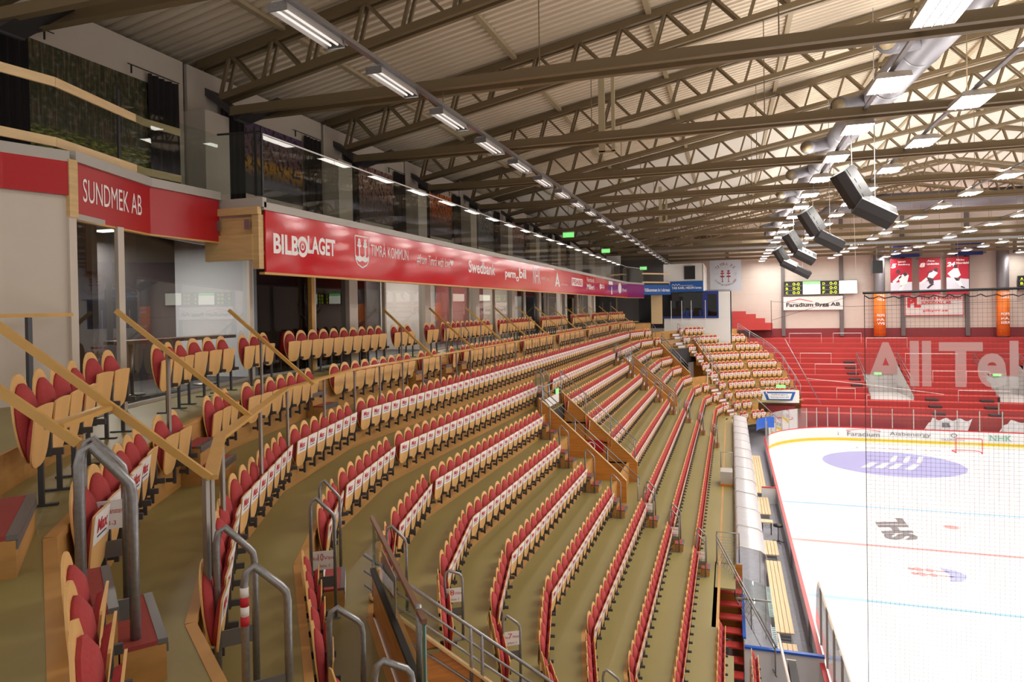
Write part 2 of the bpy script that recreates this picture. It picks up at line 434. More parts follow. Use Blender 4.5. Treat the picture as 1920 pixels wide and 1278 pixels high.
def ordinal(i):
    s_ = {1: 'st', 2: 'nd', 3: 'rd'}.get(i % 10 if i % 100 not in (11, 12, 13) else 0, 'th'); return '%d%s' % (i, s_)
vis = []; cnt = {}
for k, x, y, a in SEATS:
    p = cam_px((x, y, zt(k)-0.3))
    if p is None: continue
    if -40 < p[0] < 1960 and -40 < p[1] < 1330:
        inframe = 0 < p[0] < 1920 and 0 < p[1]-8 < 1278
        if inframe: cnt[k] = cnt.get(k, 0)+1
        vis.append((p[2], k, x, y, a, cnt.get(k, 0), inframe))
vis.sort()
near_ = [v for v in vis if v[6]][:300]; ids = set(id(v) for v in near_); far_ = [v for v in vis if id(v) not in ids]
def has_sheet(k, x, y): return (k <= 7 and not (k == 7 and False)) or (k == 8 and y < 5.9 and y > 3.4)
protos = {}
for v in near_:
    _, k, x, y, a, i, _ = v
    key = (k == 9, has_sheet(k, x, y)); lab = 'folded red seat %s from the near end of %s' % (ordinal(i), ROWP[k])
    grp = 'folding seats of the stand'
    if key not in protos:
        o = make_seat(*key); protos[key] = o; o.location = (x, y, fl(k)); o.rotation_euler = (0, 0, a); o['label'] = lab; o['group'] = grp
    else: dup(protos[key], (x, y, fl(k)), a, lab, grp)
mb = MB(); order = [M_ply, M_cush, M_steel_d, M_sheet, M_adred, M_ink]; lo = {}
for _, k, x, y, a, i, _ in far_:
    key = (k == 9, has_sheet(k, x, y))
    if key not in lo: lo[key] = [(mm.v, mm.f, order.index(mt)) for mm, mt in seat_parts(True, *key).values()]
    ca, sa, z = math.cos(a), math.sin(a), fl(k)
    for vv, ff, mi in lo[key]:
        mb.mi = mi; mb.add([(x+p[0]*ca-p[1]*sa, y+p[0]*sa+p[1]*ca, z+p[2]) for p in vv], ff)
o = obj('auditorium_seats', mb, order); tag(o, 'remaining rows of folded red seats farther off along the stand', 'seats', 'folding seats of the stand'); o['kind'] = 'stuff'

# ------------------------------------------------------------ tiers: floors and wooden risers
RO = 0.025                         # a riser stands this far behind the seat line
def fine(q0, q1, extra=()):
    """paired points along two row lines, split finely; yields (P0,P1,seg)"""
    A, B = row_path(q0), row_path(q1); out = []
    for si in range(NV-1):
        a0, a1, b0, b1 = A[si], A[si+1], B[si], B[si+1]
        if si == 4:
            ys = sorted(set([a0.y, a1.y]+[e for e in extra if a0.y < e < a1.y]))
            ts = [(yy-a0.y)/(a1.y-a0.y) for yy in ys]
            pts = [(Vector((a0.x, max(yy, 0) if 0 < i < len(ys)-1 else a0.y if i == 0 else a1.y)), Vector((b0.x, yy if 0 < i < len(ys)-1 else (b0.y if i == 0 else b1.y)))) for i, yy in enumerate(ys)]
        else:
            n = 24; pts = [(a0.lerp(a1, i/n), b0.lerp(b1, i/n)) for i in range(n+1)]
        for i in range(len(pts)-1): out.append((pts[i], pts[i+1], si))
    return out
VB = (25.0, 28.0); VC = (46.6, 49.8)
def cut(k, P, si):
    if k in (3, 4, 5):
        if si == 4: return VB[0] < P.y < VB[1] or VC[0] < P.y < VC[1]
        if si <= 3: return vomA(P)
        if si in (6, 7): return True
    if k == 2 and si <= 3: return False
    return False
def cut2(k, c, si):
    if k >= 8: return si >= 7
    return si >= 8 and c.x > RLIM.get(k, 2)+0.75
oq = RO/DX
for k in range(9, -4, -1):
    q_out = (9.85 if k == 9 else k+oq); q_in = (k-1+oq) if k < 9 else 8+oq
    if k == -2: q_in = -2.45      # walkway edge over the benches
    z = fl(k); z2 = fl(k+1) if k < 9 else None
    tr = MB(); rs = MB()
    for (p0, p1), (p2, p3), si in fine(q_out, q_in, VB+VC+((21.0, 24.0))):
        c = (p0+p1+p2+p3)/4
        if k <= -2 and (c.y > 70): continue
        if k in (0, 1, -1) and c.y > 80: continue
        if k == -3 and c.y > 21.0: continue
        if k == -2 and c.y > 60.5 and False: continue
        zz = z
        if k == -2 and 21.0 < c.y < 60: continue      # wide walkway belongs to tier -1 there
        if cut2(k, c, si): continue
        if not cut(k, c, si):
            q = [(p0.x, p0.y, zz), (p1.x, p1.y, zz), (p3.x, p3.y, zz), (p2.x, p2.y, zz)]
            tr.add(q+[(x, y, zz-0.06) for x, y, _ in q], [(3,2,1,0), (4,5,6,7), (0,1,5,4), (1,2,6,5), (2,3,7,6), (3,0,4,7)])
            # riser of this tier (behind its seats)
            if z2 and not (k in (3, 4, 5) and False):
                d = (p2-p0); 
                if d.length > 1e-6:
                    d.normalize(); n_ = Vector((d.y, -d.x))
                    rs.obox((p0.x, p0.y, z), (p2.x-p0.x, p2.y-p0.y, 0), (-n_.x*0.03, -n_.y*0.03, 0), (0, 0, z2-z-0.003))
    ns = MB()
    pth = row_path(q_in)
    if k >= -1:
        for si in range(NV-1):
            a_, b_ = pth[si], pth[si+1]; d = (b_-a_).normalized(); n_ = perp(d)
            if si == 4: runs = [(a_.y, 25.0), (28.0, 46.6), (49.8, b_.y)] if k in (4, 5, 6) else [(a_.y, b_.y)]; runs = [((y0-a_.y)/(b_.y-a_.y), (y1-a_.y)/(b_.y-a_.y)) for y0, y1 in runs]
            elif si < 3: runs = [(0, 1)] if k not in (3, 4, 5) else []
            elif si == 3: runs = [(0, 1)] if k not in (3, 4, 5) else [(0.25, 1)]
            elif si == 5: runs = [(0, 1)]
            else: runs = []
            for u0, u1 in runs:
                p_, q__ = a_.lerp(b_, u0), a_.lerp(b_, u1)
                ns.obox((p_.x+n_.x*0.012, p_.y+n_.y*0.012, z-0.05), (q__.x-p_.x, q__.y-p_.y, 0), (-n_.x*0.085, -n_.y*0.085, 0), (0, 0, 0.056))
        struct('trim_%d' % (k+24), ns, M_riser)
    if k == -1:   # walkway
        x1 = 0.05
        tr.box(X0+DX*2-RO, x1, 24.0, 60.0, z-0.06, z); tr.box(X0+DX*2-RO, -0.62, 21.0, 24.0, z-0.06, z)
    struct('floor', tr, M_floor); struct('trim_%d' % (k+4), rs, M_riser)
# ------------------------------------------------------------ walls around the voms (openings in the stand)
def wall_run(mb, pts, t=0.08):
    """pts: (x, y, zbottom, ztop); vertical panel following them"""
    for i in range(len(pts)-1):
        a, b = pts[i], pts[i+1]; d = Vector((b[0]-a[0], b[1]-a[1])); n = perp(d.normalized())*t
        v = [(a[0], a[1], a[2]), (b[0], b[1], b[2]), (b[0]+n.x, b[1]+n.y, b[2]), (a[0]+n.x, a[1]+n.y, a[2]),
             (a[0], a[1], a[3]), (b[0], b[1], b[3]), (b[0]+n.x, b[1]+n.y, b[3]), (a[0]+n.x, a[1]+n.y, a[3])]
        mb.add(v, [(0,3,2,1),(4,5,6,7),(0,1,5,4),(1,2,6,5),(2,3,7,6),(3,0,4,7)])
def path_at(q, si, t):
    p = row_path(q); return p[si].lerp(p[si+1], t)
def xk(k): return X0-DX*k-RO
def vom(name, y0, y1, floorz=4.3):
    """straight opening across the rows 3..5 between y0 and y1"""
    t1, t2 = 8.95, 6.28
    wl = MB()
    xa, xb = xk(5)-0.25, xk(2)+0.05
    for yy, s_ in ((y0, 1), (y1, -1)):
        a = (xa, yy, floorz, t1); b = (xb, yy, floorz, t2); e = (xb+0.3, yy, floorz, t2-0.3)
        wall_run(wl, [a, b, e] if s_ > 0 else [e, b, a], 0.09)
    struct('wall_%s' % name, wl, M_timber)
    tr = MB()
    for yy, s_ in ((y0, 1), (y1, -1)):
        yy2 = yy-0.045*0+(-0.045 if s_ > 0 else 0.045)
        tr.bar((xa, yy-0.045 if s_ > 0 else yy+0.045, t1+0.012), (xb, yy-0.045 if s_ > 0 else yy+0.045, t2+0.012), 0.12, 0.025)
        tr.bar((xb, yy-0.045 if s_ > 0 else yy+0.045, t2+0.012), (xb+0.3, yy-0.045 if s_ > 0 else yy+0.045, t2-0.29), 0.12, 0.025)
    struct('trim_%s' % name, tr, M_plyend)
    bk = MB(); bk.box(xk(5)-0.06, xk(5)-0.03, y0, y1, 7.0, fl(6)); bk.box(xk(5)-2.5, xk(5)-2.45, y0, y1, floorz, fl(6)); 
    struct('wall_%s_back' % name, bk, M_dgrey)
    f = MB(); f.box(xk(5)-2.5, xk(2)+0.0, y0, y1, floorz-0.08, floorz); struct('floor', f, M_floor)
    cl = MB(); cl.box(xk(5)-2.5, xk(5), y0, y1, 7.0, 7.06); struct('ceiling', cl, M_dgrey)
vom('middle', 25.0, 28.0, 4.6); vom('far', 46.6, 49.8, 4.6)
# guard rails on the vom walls
def tube_rail(name, label, pts, posts, r=0.021, mid=(0.3, 0.58), m=None, grp=None, parent_cat='railing', drop=None, foot=1.0):
    t = thing(name, label, parent_cat, (pts[0][0], pts[0][1], pts[0][2]-1), 0, grp)
    a = MB(); a.tube(pts, r, 8); part('top_rail', a, m or M_galv, t, True)
    for d in mid:
        a = MB(); a.tube([(p[0], p[1], p[2]-d) for p in pts], r*0.75, 6); part('mid_rail', a, m or M_galv, t, True)
    for (x, y, z0_, z1_) in posts:
        a = MB(); a.cyl((x, y, z0_), (x, y, z1_), r, 8); part('post', a, m or M_galv, t, True)
    return t
def lerp3(a, b, t): return tuple(a[i]+(b[i]-a[i])*t for i in range(3))
for nm, (ya, yb) in {'middle': (25.0, 28.0), 'far': (46.6, 49.8)}.items():
    for yy, side, txt in ((ya-0.05, 'near', 'nearer'), (yb+0.05, 'far', 'farther')):
        xa, xb = xk(5)-0.2, xk(2)+0.3
        if side == 'near': A, B = (xa, yy+0.25, 9.3), (xb+0.5, yy+0.25, 6.05)
        else: A, B = (xa, yy, 9.75), (xb, yy, 6.9)
        posts = [(lerp3(A, B, t)[0], lerp3(A, B, t)[1], lerp3(A, B, t)[2]-(1.5 if side == 'near' else 0.95), lerp3(A, B, t)[2]) for t in (0.02, 0.35, 0.68, 0.98)]
        tube_rail('sloping_railing', 'galvanised railing sloping down the %s timber wall of the %s stair opening' % (txt, nm), [A, B], posts, mid=(0.22,) if side == 'near' else (0.3, 0.6))
    # gate frame above the opening
    g = thing('guard_railing', 'grey railing across the top of the %s stair opening, behind it seats' % nm, 'railing', (xk(5), ya, fl(6)))
    m = MB(); x = xk(5)-0.12
    m.tube([(x, ya, fl(6)+1.0), (x, yb, fl(6)+1.0)], 0.025, 8); m.tube([(x, ya, fl(6)+0.72), (x, yb, fl(6)+0.72)], 0.016, 6); m.tube([(x, ya, fl(6)+0.45), (x, yb, fl(6)+0.45)], 0.016, 6)
    m.tube([(x, ya, fl(6)+0.15), (x, yb, fl(6)+0.15)], 0.016, 6)
    part('rails', m, M_galv, g, True)
    for i in range(4):
        m = MB(); yy = ya+(yb-ya)*i/3; m.cyl((x, yy, fl(6)), (x, yy, fl(6)+1.0), 0.022, 8); part('post', m, M_galv, g, True)
    m = MB(); m.box(x+0.02, x+0.05, ya+0.2, yb-0.6, fl(6)+0.12, fl(6)+0.5); part('banner', m, M_white, g)
    if nm == 'middle':
        s_ = thing('exit_sign', 'small green exit sign hanging over the middle stair opening', 'sign', (x+0.05, yb-0.9, fl(6)+0.55))
        m = MB(); m.box(x+0.04, x+0.08, yb-1.1, yb-0.75, fl(6)+0.52, fl(6)+0.7); part('face', m, M_green, s_)
# no-smoking sign on the middle opening's far wall (red panel with white ring)
s_ = thing('warning_sign', 'red sign with white ring on the timber wall inside the middle stair opening', 'sign', (-5.6, 27.95, 6.6))
m = MB(); m.box(-6.15, -5.1, 27.9, 27.96, 6.35, 6.85); part('board', m, M_fred2, s_)
m = MB(); seg_ring(m, 0, 0, 0.14, 0.18, (-5.62, 27.9, 6.6), (1,0,0), (0,0,1), 20); put_poly(m, [(-0.03,-0.15),(0.03,-0.15),(0.03,0.15),(-0.03,0.15)], (-5.62,27.9,6.6), Vector((1,0,0.8)).normalized(), Vector((-0.8,0,1)).normalized()); part('ring', m, M_lettering, s_)

# vom near (beside the camera): timber guard with glass on top along tier 6, far wall sloping down
W0 = Vector((-4.6, 8.0)); D3 = Vector((0.61, -0.79)); N3 = Vector((0.79, 0.61))
gd = MB(); a = W0; b = W0+D3*4.2
wall_run(gd, [(a.x, a.y, 6.2, 8.93), (b.x, b.y, 6.2, 8.93)], -0.1); struct('wall_guard', gd, M_timber)
gw = thing('glass_balustrade', 'glass balustrade with wooden top rail above the nearest stair opening', 'balustrade', (a.x, a.y, 8.93))
m = MB(); c0, c1 = a, a+D3*3.25
def v3(p, z): return (p.x, p.y, z)
m.quad(v3(c0, 8.95), v3(c1, 8.95), v3(c1, 9.62), v3(c0, 9.62)); part('pane', m, G_green, gw)
m = MB(); m.bar(v3(c0, 9.65), v3(c1, 9.65), 0.05, 0.05); part('top_rail', m, mat('dark_wood_rail', (120,84,62), 0.4), gw)
m = MB(); m.bar(v3(c0, 8.95), v3(c1, 8.95), 0.07, 0.05); part('base_channel', m, M_dark, gw)
m = MB(); m.box(c1.x-0.012, c1.x+0.012, c1.y-0.012, c1.y+0.012, 8.0, 9.62); part('glass_edge', m, G_edge, gw)
m = MB(); m.cyl(v3(c1-D3*0.25, 8.9), v3(c1-D3*0.25, 9.7), 0.03, 8); part('post', m, M_galv, gw, True)
st_ = thing('poster', 'white sponsor poster with blue and red letters behind the glass balustrade', 'poster', v3(a+D3*0.9, 9.1))
o = a+D3*0.7+N3*0.02; m = MB(); m.obox((o.x, o.y, 8.99), (D3.x*0.95, D3.y*0.95, 0), (N3.x*0.01, N3.y*0.01, 0), (0,0,0.46)); part('sheet', m, M_white, st_)
for txt, mm, off, ww in (('m', M_blue, 0.12, 0.3), ('sa', M_fred2, 0.44, 0.34)):
    m = MB(); put_text(m, txt, (o.x+D3.x*off-N3.x*0.008, o.y+D3.y*off-N3.y*0.008, 9.12), (D3.x, D3.y, 0), (0,0,1), ww, 0.2, 0.004, bold=0.02); part('lettering', m, mm, st_)
wl = MB(); f0 = W0+D3*(-0.35)+N3*0.0; f1 = f0+N3*3.0
wall_run(wl, [(f1.x, f1.y, 4.3, 5.75), (f0.x, f0.y, 4.3, 8.45)], 0.1); struct('wall_opening', wl, M_timber)
tp = MB(); tp.bar((f0.x, f0.y, 8.46), (f1.x, f1.y, 5.76), 0.14, 0.03); struct('trim_opening', tp, M_plyend)
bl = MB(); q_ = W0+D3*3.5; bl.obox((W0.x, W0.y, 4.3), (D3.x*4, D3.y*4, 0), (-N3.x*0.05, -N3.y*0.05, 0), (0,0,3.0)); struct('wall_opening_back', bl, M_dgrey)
fb = MB(); fb.obox((W0.x-0.3, W0.y+0.3, 4.3), (D3.x*4.5, D3.y*4.5, 0), (N3.x*3.2, N3.y*3.2, 0), (0,0,0.06)); struct('floor', fb, M_floor)
A, B = (f0.x-0.05, f0.y-0.05, 9.05), (f1.x+0.9, f1.y+0.7, 5.5)
tube_rail('sloping_railing', 'galvanised railing with framed panels along the nearest stair opening', [A, B], [(lerp3(A, B, t)[0], lerp3(A, B, t)[1], lerp3(A, B, t)[2]-1.0, lerp3(A, B, t)[2]) for t in (0.03, 0.36, 0.4, 0.72, 0.97)], mid=(0.22, 0.42, 0.82), r=0.026)
s_ = thing('row_notice', 'small red notice with white figures low on the nearest timber wall', 'sign', (-3.6, 8.6, 6.2))
o = f0+N3*0.95; m = MB(); m.obox((o.x+D3.x*0.01, o.y+D3.y*0.01, 6.05), (N3.x*0.42, N3.y*0.42, 0), (D3.x*0.02, D3.y*0.02, 0), (0,0,0.26)); part('plate', m, M_fred2, s_)
m = MB(); put_text(m, 'Rad 1-5', (o.x+N3.x*0.04+D3.x*0.03, o.y+N3.y*0.04+D3.y*0.03, 6.13), (N3.x, N3.y, 0), (0,0,1), 0.34, 0.1, 0.004); part('lettering', m, M_lettering, s_)

# far-corner opening
pa = row_path(5+oq); pb = row_path(2+oq)
fc = MB()
L0, L1 = pa[6], pb[6]; R0, R1 = pa[8], pb[8]
dl = (L1-L0).normalized(); dr = (R1-R0).normalized()
wall_run(fc, [(L0.x-dl.x*0.3, L0.y-dl.y*0.3, 4.2, 9.2), (L1.x, L1.y, 4.2, 6.4)], -0.08)
R0x = R0-dr*0.3
wall_run(fc, [(R0x.x, R0x.y, 4.2, 9.2), (R1.x, R1.y, 4.2, 6.2)], 0.08)
struct('wall_corner_opening', fc, M_timber)
m = MB(); m.bar((L0.x-dl.x*0.3, L0.y-dl.y*0.3, 9.22), (L1.x, L1.y, 6.42), 0.12, 0.03); m.bar((R0x.x, R0x.y, 9.22), (R1.x, R1.y, 6.22), 0.12, 0.03); struct('trim_corner_opening', m, M_plyend)
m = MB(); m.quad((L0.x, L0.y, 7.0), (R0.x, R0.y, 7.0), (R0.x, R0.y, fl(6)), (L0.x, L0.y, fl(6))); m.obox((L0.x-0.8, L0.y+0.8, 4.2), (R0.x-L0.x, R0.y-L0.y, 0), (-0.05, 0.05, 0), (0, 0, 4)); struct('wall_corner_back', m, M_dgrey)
m = MB(); c = [pa[6], pb[6], pb[7], pb[8], pa[8], pa[7]]; m.add([(p_.x, p_.y, 4.55) for p_ in c], [(0,1,2,3,4,5)]); struct('floor', m, M_floor)
for nm, P0, P1, zz in (('left', L0, L1, (9.75, 6.95)), ('right', R0, R1, (9.75, 6.85))):
    A, B = (P0.x, P0.y, zz[0]), (P1.x, P1.y, zz[1])
    tube_rail('sloping_railing', 'thin grey railing down the %s side of the far corner stair opening' % nm, [A, B], [(lerp3(A, B, t)[0], lerp3(A, B, t)[1], lerp3(A, B, t)[2]-0.75, lerp3(A, B, t)[2]) for t in (0.02, 0.35, 0.68, 0.98)], r=0.025)
t = thing('guard_railing', 'grey mesh guard across the top of the far corner stair opening', 'railing', (L0.x, L0.y, fl(6)))
m = MB()
for h in (0.3, 0.55, 0.8, 1.05): m.tube([(L0.x, L0.y, fl(6)+h), (pa[7].x, pa[7].y, fl(6)+h), (R0.x, R0.y, fl(6)+h)], 0.02, 6)
part('rails', m, M_galv, t)
for p_ in (L0, pa[7], R0, (L0+pa[7])/2, (pa[7]+R0)/2):
    m = MB(); m.cyl((p_.x, p_.y, fl(6)), (p_.x, p_.y, fl(6)+1.05), 0.022, 6); part('post', m, M_galv, t)
t = thing('white_ladder_rail', 'white bent tube hand rail standing at the mouth of the far corner opening', 'railing', (pb[7].x, pb[7].y, 5))
c = L1.lerp(R1, 0.62); m = MB(); z0_ = 5.2
for dx_ in (0, 0.7):
    m.tube([(c.x+dx_*0.6, c.y+dx_*0.3, z0_), (c.x+dx_*0.6, c.y+dx_*0.3, z0_+1.6), (c.x+0.2+dx_*0.3, c.y+0.1+dx_*0.15, z0_+1.95)], 0.035, 8)
for h in (0.7, 1.2): m.cyl((c.x, c.y, z0_+h), (c.x+0.42, c.y+0.21, z0_+h), 0.025, 6)
part('frame', m, M_white, t)
s_ = thing('fire_hose_cabinet', 'small red fire hose cabinet on the timber wall of the far corner opening', 'cabinet', (R0.x, R0.y, 7.2))
c = R0.lerp(R1, 0.3); nn = perp(dr)
m = MB(); m.obox((c.x+nn.x*0.1, c.y+nn.y*0.1, 6.6), (dr.x*0.5, dr.y*0.5, 0), (nn.x*0.15, nn.y*0.15, 0), (0,0,0.5)); part('door', m, M_fred2, s_)

# ------------------------------------------------------------ aisle steps and aisle hand rails
def aisle_steps(k, P, a, label, w_=0.62, n=2, sheet=False, red=True):
    """P: plan point on the riser line of row k, a: heading of the row's forward normal"""
    t = thing('aisle_steps', label, 'steps', (P.x, P.y, fl(k)), a, 'aisle steps')
    H = fl(k+1)-fl(k)
    for i in range(n):
        h = H*(n-i)/(n+1); x0, x1 = 0.28*i, 0.28*(i+1)
        m = MB(); m.box(x0, x1-0.01, -w_/2, w_/2, 0, h-0.03); obj('step_box', m, M_riser, t)
        m = MB(); m.box(x0, x1-0.06, -w_/2, w_/2, h-0.03, h); obj('rubber_tread', m, M_rubber, t)
        m = MB(); m.box(x1-0.06, x1, -w_/2, w_/2, h-0.035, h+0.004); m.box(x1-0.008, x1+0.002, -w_/2, w_/2, h-0.09, h-0.03); obj('nosing', m, M_alu, t)
        if sheet:
            m = MB(); m.box(x1+0.001, x1+0.004, -w_/2+0.03, w_/2-0.03, 0.03 if i == n-1 else h-0.22, h-0.05); obj('advert_sheet', m, M_sheet, t)
    return t
def aisle_rail(k, P, a, label, sign=None, r=0.027, plate_=False, L=0.32, h0=1.5, h1=1.25, off=0.05):
    """inverted-U tube: upper post near the riser, lower post towards the rink"""
    t = thing('aisle_handrail', label, 'handrail', (P.x, P.y, fl(k)), a, 'aisle handrails')
    m = MB(); x0 = off; x1 = off+L
    pts = [(x0, 0, 0), (x0, 0, h0-0.12), (x0+0.02, 0, h0-0.035), (x0+0.07, 0, h0)]
    pts += [(x1-0.05, 0, h1+0.05), (x1-0.012, 0, h1), (x1, 0, h1-0.07), (x1, 0, 0)]
    m.tube(pts, r, 10); obj('tube', m, M_galv, t, True)
    m = MB(); m.box(x0-0.06, x1+0.06, -0.04, 0.04, 0, 0.012); obj('foot_plate', m, M_galv, t)
    if sign or plate_:
        m = MB(); m.box(x0, x1, -0.012, 0.0, 0.42, 0.56); obj('cross_plate', m, M_alu, t)
    if sign:
        m = MB(); m.box(x0+0.02, x1-0.02, -0.02, -0.012, 0.66, 0.90); s_ = obj('sign_plate', m, M_white, t)
        for txt, (xx, zz, ww, hh) in sign:
            m = MB(); put_text(m, txt, (x0+xx, -0.021, zz), (1,0,0), (0,0,1), ww, hh, 0.002); obj('lettering', m, M_adred, s_)
    return t
def on_row(k, y=None, si=4, t=None, q=None):
    p = row_path(k+oq if q is None else q)
    if si == 4: return Vector((p[4].x, y)), 0.0
    a, b = p[si], p[si+1]; d = (b-a).normalized(); n = perp(d)
    return a.lerp(b, t), math.atan2(n.y, n.x)
def radial(k, ksi, ref, q=None):
    """point on row k's riser line closest to the radial line through ref along that segment's normal"""
    p = row_path(k+oq); a, b = p[ksi], p[ksi+1]; d = (b-a).normalized(); n = perp(d)
    s_ = (Vector(ref)-a).dot(d); P = a+d*s_; return P, math.atan2(n.y, n.x)
def rsign(n, side, pl): return [('Rad', (0.025, 0.79, 0.055, 0.04)), (str(n), (0.085, 0.78, 0.07, 0.09)), (side, (0.16, 0.79, 0.12, 0.045)), (pl, (0.08, 0.68, 0.15, 0.05))]
# aisle beside the nearest opening and the camera
def rail_at(k, x, y, deg, label, h1, h0, sign=None, plate_=False, r=0.024, L=0.3):
    a = math.radians(deg); off = 0.05
    return aisle_rail(k, Vector((x-math.cos(a)*(off+L), y-math.sin(a)*(off+L))), a, label, sign, r=r, plate_=plate_, L=L, h0=h0, h1=h1, off=off)
aisle_steps(8, Vector((-4.32, 3.42)), math.radians(52), 'wooden aisle steps with red rubber treads beside the row 12 seats', 0.9)
aisle_steps(9, Vector((-5.0, 2.98)), math.radians(48), 'wooden aisle steps with dark red treads at the left edge', 1.1)
rail_at(8, -3.82, 3.51, 45, 'nearest tall galvanised handrail, left of the white row 12 sign', 1.32, 1.6, None, True, r=0.034)
rs = rail_at(8, -4.89, 4.42, 45, 'galvanised handrail behind the nearest one, carrying the white row 12 sign', 1.17, 1.43, rsign(12, 'Vänster', 'plats 1-3'), True, r=0.032)
rail_at(7, -3.94, 4.85, 45, 'galvanised handrail with a scuffed plate at the end of row 11', 1.18, 1.43, None, True, r=0.03)
rail_at(7, -3.17, 4.26, 45, 'galvanised handrail with red and white tape left of the row 10 seats', 1.17, 1.4, None, True, r=0.03)
t_ = thing('warning_tape', 'red and white tape wound around a galvanised handrail post', 'tape', (-3.38, 4.05, 10.1))
for i in range(4):
    m = MB(); c_ = (-3.17-0.3*math.cos(math.radians(45)), 4.26-0.3*math.sin(math.radians(45))); zz = fl(7)+0.98+0.07*i
    m.cyl((c_[0], c_[1], zz), (c_[0], c_[1], zz+0.07), 0.0315, 10); part('band', m, M_sheet if i % 2 else M_adred, t_, True)
rail_at(6, -3.28, 5.5, 40, 'galvanised handrail at the lower right of the row 10 seats', 1.14, 1.34, None, False, r=0.028)
rail_at(6, -2.45, 4.85, 40, 'short galvanised handrail at the bottom edge of the frame', 1.15, 1.3, None, False, r=0.028)
aisle_steps(6, Vector((-5.75, 8.1)), math.radians(31), 'wooden aisle steps with red treads between seats and glass balustrade', 0.8, sheet=True)
rail_at(6, -5.01, 7.74, 31, 'galvanised handrail in front of the row 10 sign', 1.36, 1.6, rsign(10, 'Vän', 'plats 1'))
rail_at(6, -5.85, 9.2, 31, 'galvanised handrail behind the row 10 sign', 1.15, 1.42)
rail_at(4, -4.42, 10.68, 31, 'galvanised handrail with the white row 8 sign', 1.08, 1.2, rsign(8, 'Vän', 'plats 1'))
rail_at(3, -3.52, 11.06, 31, 'galvanised handrail with the white row 7 sign', 0.98, 1.18, rsign(7, 'Vänster', 'plats 1'))
rail_at(5, -5.01, 9.78, 31, 'galvanised handrail behind the top of the glass balustrade', 1.15, 1.4)
rail_at(1, -2.02, 12.3, 20, 'bent galvanised handrail standing between two lower rows at the bottom edge', 1.2, 1.4)
P, a = radial(8, 2, (-7.5, 8.05)); 
aisle_steps(8, P, a, 'wooden aisle steps with dark red treads behind the kink of the handrail', 0.75)
dd = row_path(8+oq); 
aisle_steps(8, Vector((dd[4].x, 13.7)), math.radians(6), 'wooden aisle steps between two seat groups of row 12', 0.7)
aisle_steps(8, Vector((xk(8), 19.1)), 0, 'wooden aisle steps beside four seats of row 12', 0.5)
aisle_steps(8, Vector((xk(8), 21.4)), 0, 'wooden aisle steps beside a pair of seats of row 12', 0.5)
aisle_steps(9 if False else 8, Vector((xk(8), 22.8)), 0, 'wooden aisle steps by the small handrail of row 12', 0.45)
aisle_rail(8, Vector((xk(8), 23.1)), 0, 'thin handrail among the seats behind the wooden rail', None, r=0.02, h0=1.9, h1=1.6)
# aisles through the long straight rows
SIDES = {k: k+4 for k in range(-2, 9)}
for k, y0_, y1_ in [(6, 26.9, 28.2), (5, 24.35, None), (4, 23.45, None), (3, 23.45, None), (2, 23.4, None), (1, 25.15, None), (0, 25.15, None), (-1, 25.15, None)]:
    P = Vector((xk(k), y0_))
    aisle_steps(k, P, 0, 'wooden aisle steps with red treads in row %d beside the middle opening' % (k+4), 0.6 if k > 1 else 0.55, sheet=False)
    aisle_rail(k, Vector((P.x+0.05, y0_-0.36)), 0, 'galvanised handrail in row %d nearer side of the middle aisle' % (k+4), None if k not in (6, 1, 0, -1) else rsign(k+4, 'Vänster', 'plats'), r=0.024)
    if k in (-1, 0, 1, 6): aisle_rail(k, Vector((P.x+0.05, y0_+0.36)), 0, 'galvanised handrail in row %d farther side of the middle aisle' % (k+4), None, r=0.024)
for k, y0_ in [(6, 46.5), (5, 46.15), (4, 46.15), (3, 46.15), (2, 46.15), (1, 47.9), (0, 47.9), (-1, 47.9)]:
    P = Vector((xk(k), y0_))
    aisle_steps(k, P, 0, 'wooden aisle steps with pale sheets in row %d beside the far opening' % (k+4), 0.6, sheet=True)
    aisle_rail(k, Vector((P.x+0.05, y0_-0.36)), 0, 'thin handrail in row %d nearer side of the far aisle' % (k+4), None, r=0.024)
    aisle_rail(k, Vector((P.x+0.05, y0_+0.36)), 0, 'thin handrail in row %d farther side of the far aisle' % (k+4), None, r=0.024)
# aisle at the far corner, left edge of the block that faces the camera
for k in range(7, -3, -1):
    p = row_path(k+oq); d = (p[8]-p[7]).normalized(); n = perp(d); a = math.atan2(n.y, n.x)
    P = p[8]-d*(1.75 if k < 7 else 1.3)
    if k < 2 or k > 5: aisle_steps(k, P, a, 'aisle steps with pale pink sheets in row %d at the far corner' % (k+4), 1.0, sheet=True)
    else:
        P = p[8]-d*0.55; P = p[8]+(p[9]-p[8]).normalized()*0.0-d*0.6
        aisle_steps(k, P, a, 'aisle steps with pale pink sheets in row %d beside the corner opening' % (k+4), 0.8, sheet=True)
    aisle_rail(k, P+d*0.5, a, 'thin handrail in row %d at the left edge of the far block' % (k+4), None, r=0.024)
for k in (6, 7):
    p = row_path(k+oq); d = (p[7]-p[6]).normalized(); n = perp(d); a = math.atan2(n.y, n.x)
    aisle_rail(k, p[6]+d*1.6, a, 'thin handrail in row %d at the right end of the long rows' % (k+4), None, r=0.024)
